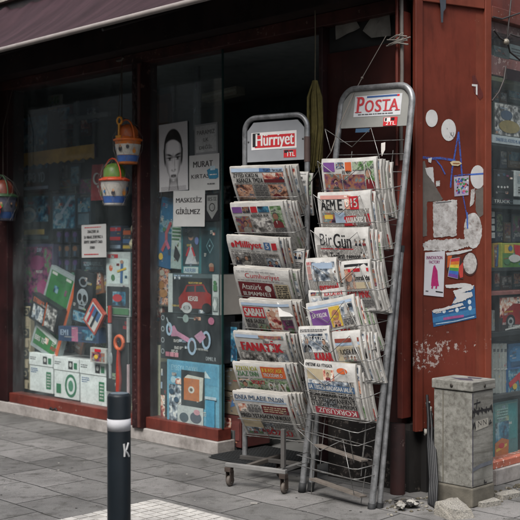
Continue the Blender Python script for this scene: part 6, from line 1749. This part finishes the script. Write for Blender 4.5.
flat('torn_paper', 'torn white sheet with faint print in the middle of the red panel', 'paper', jag([(433, 202), (457, 199.5), (456.5, 236), (433.5, 237.5)], .7, 3.5, 3), PZ + .0007, TW, lambda m: m.stroke(pts(FP, PZ, [(436, 203), (451, 201.5)]), .006, PZ + .0014, GY))
flat('torn_paper', 'wide ragged white paper strip above the white magenta poster', 'paper', jag([(422.5, 243), (430, 240), (444, 239.5), (467, 238.5), (470, 246), (452, 251), (424, 250)], 1.0, 2.5, 5), PZ + .0002, TW)
flat('cement_patch', 'grey bare patch with a slanting edge near the panel frame', 'patch', jag([(420.5, 162), (425, 161), (428, 172), (437, 189), (443, 199), (440, 201.5), (427, 201.5), (427, 236), (421, 237)], .5, 4, 7), PZ - .0006, CEM)
flat('cement_patch', 'narrow grey bare patch below the sticker with the blue line', 'patch', jag([(475.5, 190), (485.5, 186), (485, 213), (479, 218), (476, 211)], .5, 4, 8), PZ - .0006, CEM)
flat('torn_paper', 'little white slanting scrap beside the slanted grey patch', 'paper', jag([(425, 168), (433, 167), (434.5, 184), (427, 174)], .4, 3, 9), PZ + .0001, SW)
flat('torn_paper', 'narrow white scrap hanging below the multicoloured sticker', 'paper', jag([(471, 190), (475, 188), (474, 203), (470, 207)], .5, 3, 10), PZ + .0001, TW)
flat('torn_paper', 'tiny white square scrap left of the multicoloured sticker', 'paper', jag([(436, 181), (440, 180.5), (440, 186), (436, 186.5)], .3, 3, 11), PZ + .0001, TW)
flat('torn_paper', 'small white scrap on the blue spray lettering', 'paper', [(428, 158.5), (432, 157.5), (431, 163), (428.5, 162)], PZ + .0014, SW)
def multi(m):
    rr = random.Random(8)
    for k in range(46):
        a, b = 454.7 + rr.uniform(0, 12.5), 177 + rr.uniform(0, 16)
        m.poly(pts(FP, PZ, [(a, b), (a + rr.uniform(.8, 2.6), b - .1), (a + rr.uniform(.8, 2.2), b + rr.uniform(.8, 2.6)), (a, b + 2)]), PZ + .001 + k * .00002, INK(rr.choice(['#8a2a3a', '#2f4a8a', '#b9b6b0', '#7a5a9a', '#a84a5a', '#3a7a4a', '#c9c6c0', '#20202a'])))
flat('sticker', 'square multicoloured sticker speckled red blue and white', 'sticker', [(454, 177), (469, 175.5), (468.5, 195), (454.5, 196.5)], PZ + .0007, C('#8f8a98'), multi)
flat('sticker', 'small yellowish eye shaped sticker over the blue spray lettering', 'sticker', [(450, 162.5), (453, 160.8), (459, 161), (462, 163.5), (458, 166), (452, 165.5)], PZ + .0022, C('#a89a7c'), lambda m: m.stroke(pts(FP, PZ, [(453, 163.5), (459, 163.5)]), .006, PZ + .003, C('#7a4a2a')))
def lmark(m): pass
flat('sticker', 'small white corner shaped mark beside a darker lozenge high on the panel', 'sticker', [(472, 84), (477.5, 84.5), (477.5, 95), (476, 94.5), (476, 86.5), (472, 86)], PZ + .0012, SW)
flat('paint_patch', 'darker lozenge of old paint high on the red corner panel', 'patch', [(472, 76), (475, 75), (484, 96), (480, 100), (474, 92)], PZ - .0004, C('#4a211e'))
def gsp(label, path, wd, z):
    c = [at(FP, a, b, z) for a, b in path]
    m = MB(); m.stroke(c, wd, z, spray_m()); return tag(m.build('spray_paint', world=FP), label, 'graffiti')
gsp('long level stroke of blue spray lettering across the red panel', [(423.5, 157.5), (432, 158.5), (440, 158), (455, 160.5)], .015, PZ - .0003)
gsp('tall peaked stroke of blue spray lettering on the red panel', [(450.5, 187), (452, 170), (455.5, 150), (458.5, 132.5), (460, 150), (462, 176)], .012, PZ + .0003)
gsp('thin curved stroke of blue spray below the level stroke', [(436, 160), (441, 166), (445, 174)], .009, PZ + .0005)
gsp('thin level blue spray line running to the panel frame', [(454, 176), (464, 174.5), (486, 174)], .007, PZ + .0002)
gsp('thin upright blue spray line below the multicoloured sticker', [(463, 196), (465, 206), (467, 216)], .008, PZ - .0003)
def pinkp_(m):
    z = PZ + .003
    q = lambda l: pts(FP, z, l)
    m.poly(q([(433, 268.5), (436, 267.5), (437.5, 271), (438, 280), (439, 286), (431, 286), (431.5, 279), (432.5, 272)]), z, C('#94235a'))
    a, b = at(FP, 426.5, 256, z), at(FP, 442.5, 259.3, z); m.text('INNOVATION', a[0], b[1], b[0], a[1], z, C('#6a2450'), .03)
    a, b = at(FP, 429, 260.5, z), at(FP, 440, 263.5, z); m.text('FACTORY', a[0], b[1], b[0], a[1], z, C('#6a2450'), .03)
    m.poly(q([(433.5, 262 + 4), (435, 265), (436, 268), (433, 268.5)]), z + .0004, C('#94235a'))
    for x in (432.5, 436.5): m.stroke(q([(x, 286), (x - .4, 288)]), .012, z + .0004, C('#94235a'))
    m.stroke(q([(436, 291.5), (442.5, 292.5)]), .008, z, K); m.stroke(q([(426, 291), (428, 291.3)]), .008, z, GY)
flat('poster', 'white poster with a magenta figure under two short purple lines', 'poster', [(425, 252.5), (445, 250.8), (443.5, 297), (423.7, 295)], PZ + .0022, M('#a6a5a9', .6, .05), pinkp_)
flat('sticker', 'orange and black torn sticker tucked behind the rainbow one', 'sticker', jag([(446.5, 255), (453, 254), (461, 258), (464, 268), (463, 279), (450, 278), (446, 268)], .4, 3, 3), PZ + .0004, C('#3c2a26'), lambda m: (m.poly(pts(FP, PZ, [(447.5, 256), (452, 255.5), (450, 266), (447, 268)]), PZ + .0009, C('#a8522c')), m.poly(pts(FP, PZ, [(458, 268), (463, 262), (463, 277), (460, 278)]), PZ + .0009, C('#a03a34'))))
def rainbow(m):
    cols = ['#a8343a', '#b5652c', '#b8a03a', '#3f7a3c', '#34589a', '#5a3f86']
    for k, cc in enumerate(cols):
        t0, t1 = k / 6, (k + 1) / 6
        lerp = lambda a, b, t: (a[0] + (b[0] - a[0]) * t, a[1] + (b[1] - a[1]) * t)
        TLp, TRp, BRp, BLp = (451, 259), (459.5, 257.5), (457.5, 278.5), (448, 276)
        m.poly(pts(FP, PZ, [lerp(TLp, BLp, t0), lerp(TRp, BRp, t0), lerp(TRp, BRp, t1), lerp(TLp, BLp, t1)]), PZ + .0022, C(cc))
flat('sticker', 'rainbow striped sticker hanging askew in the middle of the panel', 'sticker', [(450.8, 258.6), (459.9, 257), (457.8, 279), (447.7, 276.6)], PZ + .0016, C('#8d8a8a'), rainbow)
flat('torn_paper', 'thin white torn strip right above the rainbow striped sticker', 'paper', jag([(446, 253), (458, 251), (472, 249), (472, 250.5), (460, 254), (447, 255.5)], .3, 3, 4), PZ + .0012, SW)
flat('torn_paper', 'thin white torn strip along the foot of the rainbow striped sticker', 'paper', jag([(445, 285), (455, 284), (462, 283), (471, 284), (472, 287), (460, 288), (446, 288)], .4, 3, 6), PZ + .0012, SW)
def bluep(m):
    z = PZ + .0012
    q = lambda l: pts(FP, z, l)
    m.poly(q([(432.5, 318), (475.3, 308), (475.6, 314), (433, 323)]), z, C('#34678f'))
    for (a, b) in ((444, 311), (457, 310), (469.5, 302), (470, 308)): m.poly(pts(FP, z, ell(a, b, 1.8, 2.4, 10)), z + .0003, C('#a7b3ba'))
    m.stroke(q([(449, 311.5), (453, 310.6)]), .007, z + .0004, SW); m.stroke(q([(460, 308.5), (465, 307.4)]), .007, z + .0004, SW); m.stroke(q([(436, 313), (441, 312)]), .007, z + .0004, SW)
    m.stroke(q([(444, 318.8), (454, 317.2), (463, 316)]), .016, z + .0006, C('#8a4a78'))
    m.stroke(q([(436, 324), (456, 321), (474, 316.5)]), .006, z + .0004, C('#8fa6b5'))
flat('poster', 'torn blue poster with pale dots and a pink line askew on the panel', 'poster', [(432, 312), (444, 309), (452, 305), (458, 290), (474.5, 286), (476.3, 318), (433.5, 327)], PZ + .0002, C('#264f78'), bluep)
flat('torn_paper', 'ragged white torn patches over the upper edge of the blue poster', 'paper', jag([(453, 291), (462, 288), (474, 285.5), (473, 289), (462, 293), (472, 292), (473, 296), (463, 301), (452, 304), (456, 298)], .7, 2.5, 12), PZ + .0032, SW)
flat('torn_paper', 'narrow ragged white strip on the left top edge of the blue poster', 'paper', jag([(432, 310.5), (446, 307), (462, 303), (464, 305), (448, 309.5), (433, 313)], .7, 2.2, 13), PZ + .0032, SW)
m = MB()
p_ = at(FP, 442, 8, .012)
m.prism([(p_[0] - .03, p_[1] + .12), (p_[0] + .03, p_[1] + .12), (p_[0] + .028, p_[1] - .0), (p_[0] + .01, p_[1] - .02), (p_[0] + .006, p_[1] - .09), (p_[0] - .006, p_[1] - .09), (p_[0] - .012, p_[1] + .02)], .010, .014, C('#2a3038', .8))
tag(m.build('cloth_rag', world=FP), 'dark rag hanging over the top edge of the red corner panel', 'rag')
